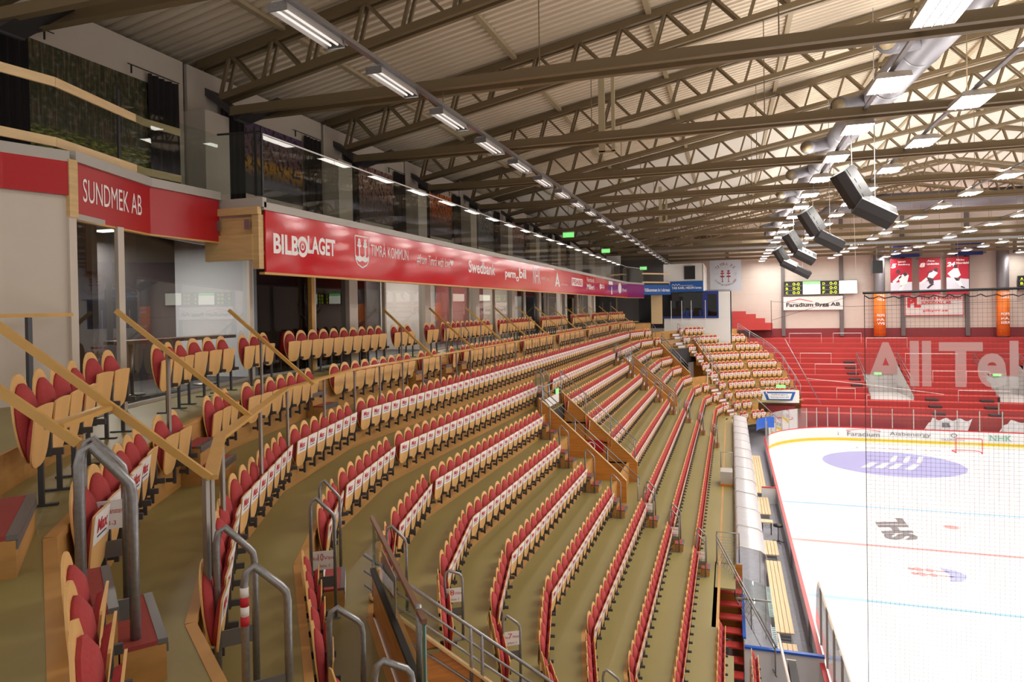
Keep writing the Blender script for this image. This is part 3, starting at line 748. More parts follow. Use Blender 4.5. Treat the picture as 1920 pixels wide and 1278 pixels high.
# railing along the right edge of the far block
edge = []
for k in (7, 6, 5, 4, 3, 2, 1, 0):
    p = row_path(k); lim = RLIM[k]+0.7
    for si in range(8, NV-1):
        if p[si].x <= lim <= p[si+1].x:
            t_ = (lim-p[si].x)/(p[si+1].x-p[si].x); q_ = p[si].lerp(p[si+1], t_); edge.append((q_.x, q_.y, fl(k)))
tube_rail('stair_railing', 'long galvanised railing with bars down the right edge of the far seating block', [(x, y, z+1.35) for x, y, z in edge], [(x, y, z, z+1.35) for x, y, z in edge], r=0.03, mid=(0.18, 1.0))
m = MB(); t = thing('railing_bars', 'row of thin upright bars in the railing beside the white wall', 'railing', (edge[0][0], edge[0][1], edge[0][2]))
for i in range(3):
    for j in range(9):
        q_ = lerp3(edge[i], edge[i+1], j/9); m = MB(); m.cyl((q_[0], q_[1], q_[2]+0.3), (q_[0], q_[1], q_[2]+1.15), 0.012, 5); part('bar', m, M_galv, t)
m = MB()
for i in range(len(edge)-1):
    a_, b_ = edge[i], edge[i+1]; m.add([(a_[0], a_[1], 2), (b_[0], b_[1], 2), (b_[0], b_[1], b_[2]+0.05), (a_[0], a_[1], a_[2]+0.05), (a_[0]+0.04, a_[1]+0.04, 2), (b_[0]+0.04, b_[1]+0.04, 2), (b_[0]+0.04, b_[1]+0.04, b_[2]+0.05), (a_[0]+0.04, a_[1]+0.04, a_[2]+0.05)], [(0,1,2,3),(7,6,5,4),(3,2,6,7)])
struct('wall_block_side', m, M_timber)
# ------------------------------------------------------------ wooden handrails above row 12
def plank_rail(pts, w_=0.07, h=0.045):
    m = MB()
    for i in range(len(pts)-1): m.bar(pts[i], pts[i+1], w_, h)
    return m
RZ = 11.03
rp = row_path(6.95); fr = [(-4.19, 4.63)]+[(p.x, p.y) for p in (Vector((-5.42, 6.14)), rp[3], rp[4], rp[5], rp[6])]
fr[-1] = (rp[5].x+0.5, rp[5].y+2.6)
t = thing('wooden_handrail', 'long beech handrail on slim steel posts curving in front of row 12', 'handrail', (-4.19, 4.63, fl(8)))
m = MB()
for i in range(len(fr)-1): m.bar((*fr[i], RZ), (*fr[i+1], RZ), 0.12, 0.04)
part('rail', m, M_beech, t)
d_ = []
for i in range(len(fr)-1):
    a, b = Vector(fr[i]), Vector(fr[i+1]); L = (b-a).length; n = max(1, round(L/(1.9 if i < 3 else 1.25)))
    for j in range(n): d_.append(a.lerp(b, (j+0.0 if j else 0.04)/n))
for p in d_[:60]:
    m = MB(); m.box(p.x-0.02, p.x+0.02, p.y-0.02, p.y+0.02, fl(8), RZ-0.02); part('post', m, M_post, t)
LOW = [((-6.13, 7.52), 25.6), ((-7.59, 11.11), 13), ((-8.38, 18.31), 0), ((-8.42, 21.75), 0), ((-8.42, 25.2), 0), ((-8.42, 28.6), 0), ((-8.42, 32.0), 0), ((-8.42, 35.3), 0), ((-8.42, 38.7), 0), ((-8.42, 42.2), 0), ((-8.42, 45.8), 0), ((-8.42, 49.6), 0), ((-8.42, 54), 0), ((-8.35, 59.6), 6)]
names = ['beside the three nearest seats of the back row', 'over the fourth group of the back row', 'over the long group of ten back-row seats', 'crossing the group of four back-row seats', 'by the pair of back-row seats']
for i, ((x, y), dg) in enumerate(LOW):
    n = Vector((math.cos(rad(dg)), math.sin(rad(dg))))
    lab = 'sloping beech stair handrail '+(names[i] if i < len(names) else 'down from the glass wall')
    if i >= len(names): lab = 'sloping beech handrail, %s of those running down to the long handrail' % ordinal(i+2)
    t = thing('stair_handrail', lab, 'handrail', (x, y, fl(8)), 0, 'sloping stair handrails')
    A, B = (x, y, RZ), (x-n.x*1.65, y-n.y*1.65, 12.47)
    m = MB(); m.bar(A, B, 0.05, 0.06); part('rail', m, M_beech, t)
    m = MB(); P = lerp3(A, B, 0.62); m.box(P[0]-0.02, P[0]+0.02, P[1]-0.02, P[1]+0.02, 10.8, P[2]-0.03); part('post', m, M_post, t)
t = thing('stair_handrail', 'nearest sloping beech handrail meeting the end of the long handrail', 'handrail', (-4.19, 4.63, fl(8)), 0, 'sloping stair handrails')
n = Vector((0.84, 0.54)); A, B = (-4.19, 4.63, RZ), (-4.19-n.x*1.9, 4.63-n.y*1.9, 12.68)
m = MB(); m.bar(A, B, 0.05, 0.06); part('rail', m, M_beech, t)
for f in (0.02,):
    P = lerp3(A, B, f); m = MB(); m.box(P[0]-0.022, P[0]+0.022, P[1]-0.022, P[1]+0.022, fl(8) if f < 0.3 else 9.97, P[2]-0.03); part('post', m, M_post, t)
t = thing('stair_handrail', 'beech handrail leaving the left edge with a flat cross piece', 'handrail', (-4.0, 3.5, fl(8)), 0, 'sloping stair handrails')
A, B = (-4.17, 3.41, 11.56), (-4.28-0.79*0.9, 3.33-0.61*0.9, 11.68+0.87*0.9)
m = MB(); m.bar(A, B, 0.05, 0.06); part('rail', m, M_beech, t)
m = MB(); m.bar((-4.28, 3.33, 11.68), (-4.83, 4.19, 11.66), 0.12, 0.035); part('cross_rail', m, M_beech, t)

# ------------------------------------------------------------ glass wall behind row 13 and the white wall at the left
gp = row_path(9.85); WE = (-9.36, 7.6)
gl_line = [WE, (gp[3].x+0.05, gp[3].y), (gp[4].x, gp[4].y), (gp[5].x, gp[5].y), (gp[6].x, gp[6].y)]
ZB, ZT = 10.8, 13.88
lw = [(-9.36, 7.6), (-9.64, 6.81), (-9.95, 5.6), (-9.9, 3.0), (-9.0, 0.5)]
m = MB(); wall_run(m, [(x, y, 10.6, 14.2) for x, y in lw][::-1], -0.15); struct('wall_left_lounge', m, M_wall)
# raised deck in front of the white wall, on which the nearest back row is fixed
p9 = row_path(9.16+oq); 
dk = MB(); dkpts = [(-3.2, 0.8), (-4.65, 2.4), (-5.65, 3.55), (-6.35, 4.45), (-7.1, 5.5), (-7.55, 6.25), (-9.36, 7.5)]
for i in range(len(dkpts)-1):
    (x0, y0), (x1, y1) = dkpts[i], dkpts[i+1]
    dk.add([(x0,y0,11.15),(x1,y1,11.15),(-12,5.5,11.15)], [(0,1,2)])
struct('floor', dk, M_floor)
m = MB()
for i in range(len(dkpts)-1):
    (x0, y0), (x1, y1) = dkpts[i], dkpts[i+1]; d = Vector((x1-x0, y1-y0)).normalized(); n = perp(d)
    m.obox((x0, y0, 10.8), (x1-x0, y1-y0, 0), (-n.x*0.03, -n.y*0.03, 0), (0,0,0.36))
struct('trim_kerb', m, M_riser)
t = thing('wall_handrail', 'flat beech handrail on dark posts in front of the white wall', 'handrail', (-9.1, 7.2, 10.8))
m = MB(); m.bar((-9.2, 7.45, 12.43), (-8.9, 5.0, 12.42), 0.1, 0.05); part('rail', m, M_beech, t)
m = MB(); m.box(-9.13, -9.07, 6.72, 6.78, 11.15, 12.4); part('post', m, M_steel_d, t)
# panes, posts
def run_pts(line, step):
    out = []
    for i in range(len(line)-1):
        a, b = Vector(line[i]), Vector(line[i+1]); L = (b-a).length; n = max(1, round(L/step))
        out += [a.lerp(b, j/n) for j in range(n)]
    out.append(Vector(line[-1])); return out
gw = thing('glass_partition', 'tall glass wall with pale frames behind the back row', 'glass wall', (WE[0], WE[1], ZB))
gpts = run_pts(gl_line, 1.32)
for i in range(len(gpts)-1):
    a, b = gpts[i], gpts[i+1]
    if len([0]) and i < 46:
        m = MB(); m.quad((a.x, a.y, ZB+0.06), (b.x, b.y, ZB+0.06), (b.x, b.y, ZT), (a.x, a.y, ZT)); part('pane', m, G_wall, gw)
m = MB()
for i in range(len(gpts)-1):
    m.bar((gpts[i].x, gpts[i].y, ZB+0.03), (gpts[i+1].x, gpts[i+1].y, ZB+0.03), 0.06, 0.06)
part('bottom_track', m, M_greycap, gw)
m = MB()
for i in range(len(gpts)-1):
    m.bar((gpts[i].x, gpts[i].y, ZT+0.03), (gpts[i+1].x, gpts[i+1].y, ZT+0.03), 0.08, 0.09)
part('head_track', m, M_greycap, gw)
for x, y in ((-9.36, 7.62), (-9.72, 8.78), (-11.02, 13.6)):
    m = MB(); m.box(x-0.04, x+0.04, y-0.06, y+0.06, ZB, ZT); part('frame_post', m, M_wall, gw)
for y in (16.25, 20.3, 26.0, 28.0, 31.4, 36.6, 41.6, 46.8, 52.2, 57.4):
    m = MB(); m.box(-11.12, -11.0, y-0.05, y+0.05, ZB, ZT); part('frame_post', m, M_wall, gw)
for i in range(8):
    y = 18.25+5.35*i; cst = MB(); cst.box(-11.25, -10.98, y-0.24, y+0.24, ZB, ZT); struct('trim_column', cst, M_wall)
m = MB(); m.box(-11.02, -10.9, 15.95, 16.08, ZB, ZT); struct('trim_pine', m, M_beech)
# lounge behind the glass: floor, back wall, ceiling, a few things seen through it
m = MB(); m.box(-17, -9.2, 5.5, 66, ZB-0.06, ZB-0.003)
m2 = MB(); xs_ = [(-17, 7.2), (-17, 66)]
struct('floor', (lambda q: (q.add([(-17, 7.0, ZB-0.01)]+[(p.x-0.06, p.y, ZB-0.01) for p in gpts]+[(-17, 66, ZB-0.01)], [tuple(range(len(gpts)+2))]), q)[1])(MB()), M_dgrey)
lb = MB(); lb.box(-15.6, -15.5, 5.5, 66, ZB, 14.7); struct('wall_lounge_back', lb, mat('lounge_back_wall', (196,186,178), 0.6))
for i, y in enumerate((9.7, 14.2, 19.6, 25.1, 30.6, 36.2, 41.8, 47.3, 52.6, 58)):
    lb = MB(); lb.box(-15.5, -11.35, y-0.06, y+0.06, ZB, 14.5); struct('wall_lounge_divider', lb, [mat('divider_%d' % i, c_, 0.6) for c_ in ((150,160,166), (118,96,86), (170,172,176), (150,132,120), (128,110,100), (140,146,150), (120,104,96), (150,140,130), (120,110,104), (140,130,124))][i:i+1] if False else mat('divider_%d' % i, ((88,76,72), (186,190,196), (120,100,88), (176,170,166), (120,60,56), (150,140,130), (140,146,150), (120,104,96), (150,140,130), (120,110,104))[i], 0.6))
ce = MB(); ce.box(-16, -10.4, 7.7, 11.6, 14.5, 14.56); ce.box(-16, -9.1, 11.6, 66, 14.45, 14.5); struct('ceiling', ce, M_plyend)
def lamp_panel(x, y, z, w_, l, nm='lounge_light'):
    return
for i, (y, z) in enumerate(((11.6, 13.2), (23.0, 13.3), (28.5, 13.3), (34.0, 13.3), (44, 13.3), (55, 13.3))):
    t = thing('lounge_lamp', 'ceiling lamp inside the lounge, %s behind the glass wall' % ordinal(i+1), 'lamp', (-13, y, z), 0, 'lounge lamps')
    m = MB(); m.box(-13.5, -12.6, y-0.15, y+0.15, 14.3, 14.46); part('housing', m, M_reflector, t)
    m = MB(); m.box(-13.45, -12.65, y-0.12, y+0.12, 14.27, 14.3); part('diffuser', m, M_led, t)
    ld = bpy.data.lights.new('lounge_light', 'AREA'); ld.energy = 200; ld.size = 0.8; ld.color = (1, 0.9, 0.78)
    lo_ = link('lounge_light', ld); lo_.location = (-13, y, 14.1)
def shell_chair(x, y, rz, label):
    t = thing('shell_chair', label, 'chair', (x, y, ZB), rz, 'red lounge chairs')
    m = MB(); n = 10; v = []; f = []
    for i in range(n+1):
        for j in range(7):
            u = i/n; s_ = (j-3)/3*0.27
            if u < 0.45: xx = 0.28-u*1.1; zz = 0.45-0.02*math.sin(u*6)+0.10*(s_/0.27)**2*0.4
            else: q = (u-0.45)/0.55; xx = -0.215-q*0.12+0.06*(s_/0.27)**2; zz = 0.45+q*0.62
            w2 = 1-0.25*max(0, u-0.85)/0.15
            v.append((xx, s_*w2, zz))
    for i in range(n):
        for j in range(6): a = i*7+j; f.append((a, a+1, a+8, a+7))
    m.add(v, f); s2 = obj('shell', m, M_chair, t, True); md = s2.modifiers.new('th', 'SOLIDIFY'); md.thickness = 0.03
    for sx in (-0.2, 0.2):
        for sy in (-0.2, 0.2): m = MB(); m.cyl((sx*0.6, sy*0.6, 0.44), (sx*1.1, sy*1.1, 0), 0.015, 6); obj('leg', m, M_post, t)
    return t
shell_chair(-12.4, 15.1, 2.8, 'leftmost red shell chair behind the glass wall')
shell_chair(-12.2, 16.3, 3.0, 'middle red shell chair behind the glass wall')
shell_chair(-11.75, 16.9, 3.3, 'largest red shell chair close behind the glass wall')
shell_chair(-13.0, 10.2, 0.5, 'red shell chair at the foot of the high table')
t = thing('bar_table', 'long dark high table on chromed columns inside the glass room', 'table', (-11.6, 11.5, ZB))
m = MB(); m.box(-11.75, -11.2, 10.2, 13.3, ZB+1.03, ZB+1.1); part('table_top', m, mat('dark_walnut', (74,54,46), 0.4), t)
for y in (10.6, 12.6):
    m = MB(); m.cyl((-11.5, y, ZB), (-11.5, y, ZB+1.03), 0.045, 10); part('column', m, M_post, t, True)
    m = MB(); m.cyl((-11.5, y, ZB), (-11.5, y, ZB+0.02), 0.25, 16); part('foot_plate', m, M_post, t, True)
t = thing('coat_tree', 'dark tree-shaped coat stand with cup branches inside the glass room', 'coat stand', (-12.2, 17.9, ZB))
m = MB(); bx_, by_ = -11.9, 17.2
m.tube([(bx_, by_, ZB), (bx_, by_, ZB+1.5)], 0.05, 8); part('trunk', m, M_dgrey, t, True)
for dx_, dz_, h in ((-0.3, 0.5, 1.3), (0.3, 0.45, 1.25), (-0.12, 0.9, 1.5), (0.14, 0.85, 1.5), (0.42, 0.35, 1.5)):
    m = MB(); m.tube([(bx_, by_, ZB+h), (bx_+dx_*0.3, by_+dx_*0.9, ZB+h+dz_*0.6), (bx_+dx_*0.2, by_+dx_*1.1, ZB+h+dz_)], 0.028, 6); part('branch', m, M_dgrey, t, True)
    m = MB(); m.cyl((bx_+dx_*0.2, by_+dx_*1.1, ZB+h+dz_), (bx_+dx_*0.15, by_+dx_*1.2, ZB+h+dz_+0.06), 0.05, 8); part('cup', m, M_dgrey, t, True)
t = thing('wall_board', 'small framed screen on the lounge wall left of the glass door', 'screen', (-12.5, 9.2, 12.4))
m = MB(); m.box(-12.3, -11.5, 9.77, 9.82, 12.3, 12.9); part('panel', m, mat('taupe_panel', (150,130,122), 0.6), t)
m = MB(); m.box(-12.34, -11.46, 9.76, 9.78, 12.26, 12.3); m.box(-12.34, -11.46, 9.76, 9.78, 12.9, 12.96); part('frame', m, M_dgrey, t)

# ------------------------------------------------------------ red fascia with sponsor lettering
FX = -9.0; FZ0, FZ1 = 13.24, 14.5
f_end = 62.6; f2 = (-8.0, 66.9)
t = thing('fascia_sign', 'long glossy red sponsor fascia along the edge of the upper lounge', 'sign', (FX, 11.6, FZ0))
m = MB(); m.box(FX-0.04, FX, 11.62, 52.2, FZ0, FZ1); part('red_board', m, M_fred, t)
m = MB(); m.box(FX-0.04, FX, 52.2, f_end, FZ0, FZ0+0.42); part('lower_red_board', m, M_fred, t)
m = MB(); m.box(FX-0.04, FX+0.002, 52.2, f_end, FZ0+0.42, FZ1); part('purple_board', m, M_purple, t)
m = MB(); m.obox((FX-0.04, f_end, FZ0), (f2[0]-FX, f2[1]-f_end, 0), (0.04, -0.01, 0), (0, 0, FZ1-FZ0)); part('end_board', m, M_purple, t)
m = MB(); m.box(FX-0.12, FX+0.015, 11.55, f_end, FZ0-0.05, FZ0-0.003); m.obox((FX-0.1, f_end, FZ0-0.05), (f2[0]-FX, f2[1]-f_end, 0), (0.11, -0.02, 0), (0,0,0.047)); part('wood_edge', m, M_beech, t)
EY, EZ = Vector((0,1,0)), Vector((0,0,1))
def ftext(txt, y0, y1, z0, z1, mm=M_lettering, **kw):
    m = MB(); put_text(m, txt, (FX, y0, z0), EY, EZ, y1-y0, z1-z0, 0.006, **kw); return part('lettering', m, mm, t)
ftext('BILB', 11.85, 12.72, 13.64, 14.06, bold=0.035)
m = MB(); seg_ring(m, 12.86, 13.85, 0.12, 0.2, (FX,0,0), EY, EZ, 24, ry=1.15, off=0.006); seg_ring(m, 12.86, 13.85, 0.04, 0.07, (FX,0,0), EY, EZ, 16, ry=1.1, off=0.006)
part('ring_logo', m, M_lettering, t)
ftext('LAGET', 13.05, 14.16, 13.72, 14.12, bold=0.035)
m = MB(); cx0, cx1 = 15.07, 15.75      # municipal crest: shield with two pines and water
sh = [(cx0, 14.32), (cx0, 13.9), (cx0+0.02, 13.72), (cx0+0.12, 13.6), (cx0+0.34, 13.52), (cx1-0.12, 13.6), (cx1-0.02, 13.72), (cx1, 13.9), (cx1, 14.32)]
for i in range(len(sh)):
    a, b = Vector(sh[i]), Vector(sh[(i+1) % len(sh)]); d = (b-a).normalized(); n = Vector((-d.y, d.x))*0.018
    put_poly(m, [(a.x-n.x, a.y-n.y), (b.x-n.x, b.y-n.y), (b.x+n.x, b.y+n.y), (a.x+n.x, a.y+n.y)], (FX,0,0), EY, EZ, 0.006)
put_poly(m, [(cx0+0.02, 13.83), (cx0+0.12, 13.79), (cx0+0.22, 13.84), (cx0+0.34, 13.79), (cx0+0.46, 13.84), (cx0+0.56, 13.79), (cx1-0.02, 13.83), (cx1-0.03, 13.72), (cx0+0.5, 13.66), (cx0+0.34, 13.7), (cx0+0.2, 13.66), (cx0+0.03, 13.72)][::-1], (FX,0,0), EY, EZ, 0.006)
for cx_ in (cx0+0.2, cx0+0.49):
    put_poly(m, [(cx_-0.03, 13.82), (cx_+0.03, 13.82), (cx_+0.03, 14.1), (cx_-0.03, 14.1)], (FX,0,0), EY, EZ, 0.006)
    for dz_, rr in ((14.08, 0.11), (14.15, 0.085), (14.22, 0.06)): put_poly(m, disc(cx_, dz_, rr, 0.045, 12), (FX,0,0), EY, EZ, 0.007)
part('crest', m, M_lettering, t)
ftext('TIMRÅ KOMMUN', 15.85, 18.03, 13.86, 14.26)
ftext('#from Timrå with love', 18.6, 21.15, 13.78, 14.12, shear=0.3)
m = MB(); put_poly(m, [(21.3, 13.86), (21.45, 14.02), (21.38, 14.1), (21.3, 14.04), (21.22, 14.1), (21.15, 14.02)], (FX,0,0), EY, EZ, 0.006); part('heart', m, M_lettering, t)
ftext('Swedbank', 22.85, 25.75, 13.74, 14.2, bold=0.02)
ftext('perm', 27.03, 28.5, 13.62, 13.98, bold=0.03); ftext('o', 28.55, 28.95, 13.6, 13.82, bold=0.03); ftext('bil', 29.0, 30.1, 13.76, 14.2, bold=0.03)
ftext('NHK', 31.25, 32.6, 13.6, 14.36); ftext('HOTELL MAREL', 32.8, 34.45, 13.83, 13.96)
m = MB(); put_poly(m, [(35.5, 13.56), (36.05, 14.38), (36.65, 13.56), (36.35, 13.56), (36.05, 14.0), (35.8, 13.56)][::-1], (FX,0,0), EY, EZ, 0.006); put_poly(m, [(35.75, 13.7), (36.4, 13.7), (36.3, 13.8), (35.85, 13.8)], (FX,0,0), EY, EZ, 0.007); part('triangle_logo', m, M_lettering, t)
ftext('SVETS & SMIDE', 36.9, 38.5, 13.66, 13.76)
m = MB(); put_poly(m, [(39.6, 13.72), (42.7, 13.72), (42.7, 14.2), (39.6, 14.2)], (FX,0,0), EY, EZ, 0.005); part('white_field', m, M_lettering, t)
ftext('PEABE', 39.75, 42.55, 13.8, 14.12, M_fred2, bold=0.04)
ftext('Norrlands', 44.1, 46.6, 14.1, 14.4); ftext('Måleri', 44.1, 46.6, 13.6, 13.95, bold=0.02)
ftext('SCA', 49.3, 50.6, 13.78, 14.05, bold=0.02)
m = MB(); seg_ring(m, 49.0, 13.9, 0.1, 0.3, (FX,0,0), EY, EZ, 12, ry=0.7, off=0.006); part('leaf_logo', m, M_lettering, t)
m = MB(); put_poly(m, disc(58.1, 13.98, 0.9, 0.45, 24), (FX,0,0), EY, EZ, 0.008); part('oval_logo', m, M_lettering, t)
m = MB(); put_poly(m, [(52.5, 14.15), (54.4, 14.15), (54.4, 14.42), (52.5, 14.42)], (FX,0,0), EY, EZ, 0.008); put_poly(m, [(53.6, 13.4), (54.2, 13.4), (54.0, 14.0), (53.8, 14.0)], (FX,0,0), EY, EZ, 0.008); part('pale_logos', m, M_lettering, t)
ftext('Mondi', 59.6, 61.9, 13.75, 14.0)
# seam lines of the boards
# grey coping, wooden end of the upper deck
SP = [(-9.42, 7.72), (-10.05, 9.75), (-10.0, 11.45)]
t = thing('fascia_sign', 'curved red sign board with tall white lettering left of the timber box', 'sign', (SP[0][0], SP[0][1], 13.9))
for i in range(2):
    (x0, y0), (x1, y1) = SP[i], SP[i+1]; m = MB(); d = Vector((x1-x0, y1-y0)).normalized(); n = perp(d)
    m.obox((x0, y0, 13.88), (x1-x0, y1-y0, 0), (-n.x*0.04, -n.y*0.04, 0), (0, 0, 0.86)); part('red_board', m, M_fred2, t)
m = MB()
for i in range(2):
    (x0, y0), (x1, y1) = SP[i], SP[i+1]; d = Vector((x1-x0, y1-y0)).normalized(); n = perp(d)
    m.obox((x0+n.x*0.01, y0+n.y*0.01, 13.85), (x1-x0, y1-y0, 0), (-n.x*0.1, -n.y*0.1, 0), (0, 0, 0.03))
part('wood_edge', m, M_beech, t)
d = Vector((SP[1][0]-SP[0][0], SP[1][1]-SP[0][1], 0)).normalized()
m = MB(); put_text(m, 'SUNDMEK AB', (SP[0][0]+d.x*0.22, SP[0][1]+d.y*0.22, 14.17), d, EZ, 1.62, 0.36, 0.006, bold=0.0); part('lettering', m, M_lettering, t)
t = thing('fascia_board', 'plain red board on the white wall at the left edge', 'sign', (-9.5, 7.2, 14.2))
m = MB()
for i in range(3):
    (x0, y0), (x1, y1) = lw[i], lw[i+1]; m.obox((x0+0.02, y0, 14.2), (x1-x0, y1-y0, 0), (0.03, -0.01, 0), (0, 0, 0.5))
part('red_board', m, M_fred2, t)
m = MB()
for pts, z0, z1 in ((lw, 14.7, 14.86), ([(SP[0][0], SP[0][1]), SP[1], SP[2]], 14.74, 14.9)):
    for i in range(len(pts)-1):
        (x0, y0), (x1, y1) = pts[i], pts[i+1]; d = Vector((x1-x0, y1-y0)).normalized(); n = perp(d) if y1 > y0 else -perp(d)
        m.obox((x0+n.x*0.05, y0+n.y*0.05, z0), (x1-x0, y1-y0, 0), (-n.x*0.3, -n.y*0.3, 0), (0, 0, z1-z0))
m.box(FX-0.25, FX+0.03, 11.55, f_end, FZ1, FZ1+0.16); m.box(-10.05, FX+0.03, 11.5, 11.62, FZ1+0.05, FZ1+0.25)
m.obox((FX-0.25, f_end, FZ1), (f2[0]-FX, f2[1]-f_end, 0), (0.28, -0.05, 0), (0,0,0.16))
struct('trim_coping', m, M_greycap)
m = MB(); m.box(-9.45, -9.3, 7.56, 7.7, 13.88, 14.74); struct('trim_joint', m, M_plyend)
t = thing('timber_box', 'knotty pine box closing the end of the red fascia', 'cladding', (-10, 11.5, 12.95))
m = MB(); m.box(-10.15, -9.18, 11.5, 11.56, 13.52, 14.36); part('upper_panel', m, M_plyend, t)
m = MB(); m.box(-10.35, -9.18, 11.42, 11.5, 13.48, 14.0); part('lower_panel', m, M_plyend, t)
m = MB(); m.box(-10.12, -9.02, 11.4, 11.52, 14.4, 14.55); m.box(-9.2, -9.04, 11.45, 11.6, 13.3, 14.4); part('frame', m, M_plyend, t)
for x in (-9.27, -10.0):
    m = MB(); m.box(x-0.06, x+0.06, 11.38, 11.4, 14.1, 14.3); part('bracket', m, M_galv, t)
# upper deck floor
m = MB(); m.box(-13, FX-0.05, 11.6, 66, 14.56, 14.66); m.add([(-13, 3, 14.66), (-9.9, 3.0, 14.66), (-9.64, 6.8, 14.66), (-9.45, 7.7, 14.66), (-10.1, 9.75, 14.66), (-10.05, 11.6, 14.66), (-13, 11.6, 14.66)], [(0,1,2,3,4,5,6)]); struct('floor', m, M_dgrey)
# glass balustrade of the upper deck
t = thing('glass_balustrade', 'long glass balustrade with white top rail on the red fascia', 'balustrade', (FX-0.1, 11.6, 14.66))
BX = FX-0.06; yy = 11.6; i = 0
while yy < f_end-0.2:
    y1 = min(yy+1.35, f_end); m = MB(); m.quad((BX, yy+0.008, 14.66), (BX, y1-0.008, 14.66), (BX, y1-0.008, 16.05), (BX, yy+0.008, 16.05)); part('pane', m, G_green, t); yy = y1
m = MB(); m.bar((BX, 11.6, 16.06), (BX, f_end, 16.06), 0.03, 0.03); m.bar((BX, f_end, 16.06), (f2[0]-0.06, f2[1], 16.06), 0.03, 0.03); part('top_rail', m, M_white, t)
m = MB(); m.quad((BX, f_end, 14.66), (f2[0]-0.06, f2[1], 14.66), (f2[0]-0.06, f2[1], 16.05), (BX, f_end, 16.05)); part('pane', m, G_green, t)
t = thing('glass_balustrade', 'short glass balustrade above the tall white lettering', 'balustrade', (-10.1, 9.6, 14.8))
b0 = Vector((-10.04, 9.2)); b1 = Vector((-10.1, 9.85)); b2 = Vector((-10.05, 11.5)); b3 = Vector((-9.06, 11.6))
for a, b in ((b0, b1), (b1, b2), (b2, b3)):
    m = MB(); m.quad((a.x, a.y, 14.86), (b.x, b.y, 14.86), (b.x, b.y, 16.1), (a.x, a.y, 16.1)); part('pane', m, G_green, t)
m = MB(); m.bar((b2.x, b2.y, 16.1), (b3.x, b3.y, 16.1), 0.03, 0.035); part('top_rail', m, M_dark, t)
for p_ in ((-9.98, 9.05), (-9.06, 11.62), (-9.2, 11.6)):
    m = MB(); m.box(p_[0]-0.02, p_[0]+0.02, p_[1]-0.02, p_[1]+0.02, 14.8, 16.2 if p_[1] > 10 else 16.3); part('post', m, M_dark, t)
# timber guard rails at the left
M_pale = mat('pale_pine_plank', (222,190,144), 0.5, var=0.08, scale=4, stretch=(3,0.4,3))
for z, nm in ((15.92, 'upper'), (15.02, 'lower')):
    t = thing('guard_plank', '%s pale pine plank fixed as a guard rail in front of the forest picture' % nm, 'plank', (-10, 8, z), 0, 'pine guard planks')
    m = MB()
    pl = [(-9.95, 5.2), (-9.72, 6.81), (-9.6, 7.6), (-10.15, 9.75), (-10.1, 10.55)]
    for i in range(len(pl)-1): m.bar((*pl[i], z), (*pl[i+1], z), 0.035, 0.14)
    part('board', m, M_pale, t)

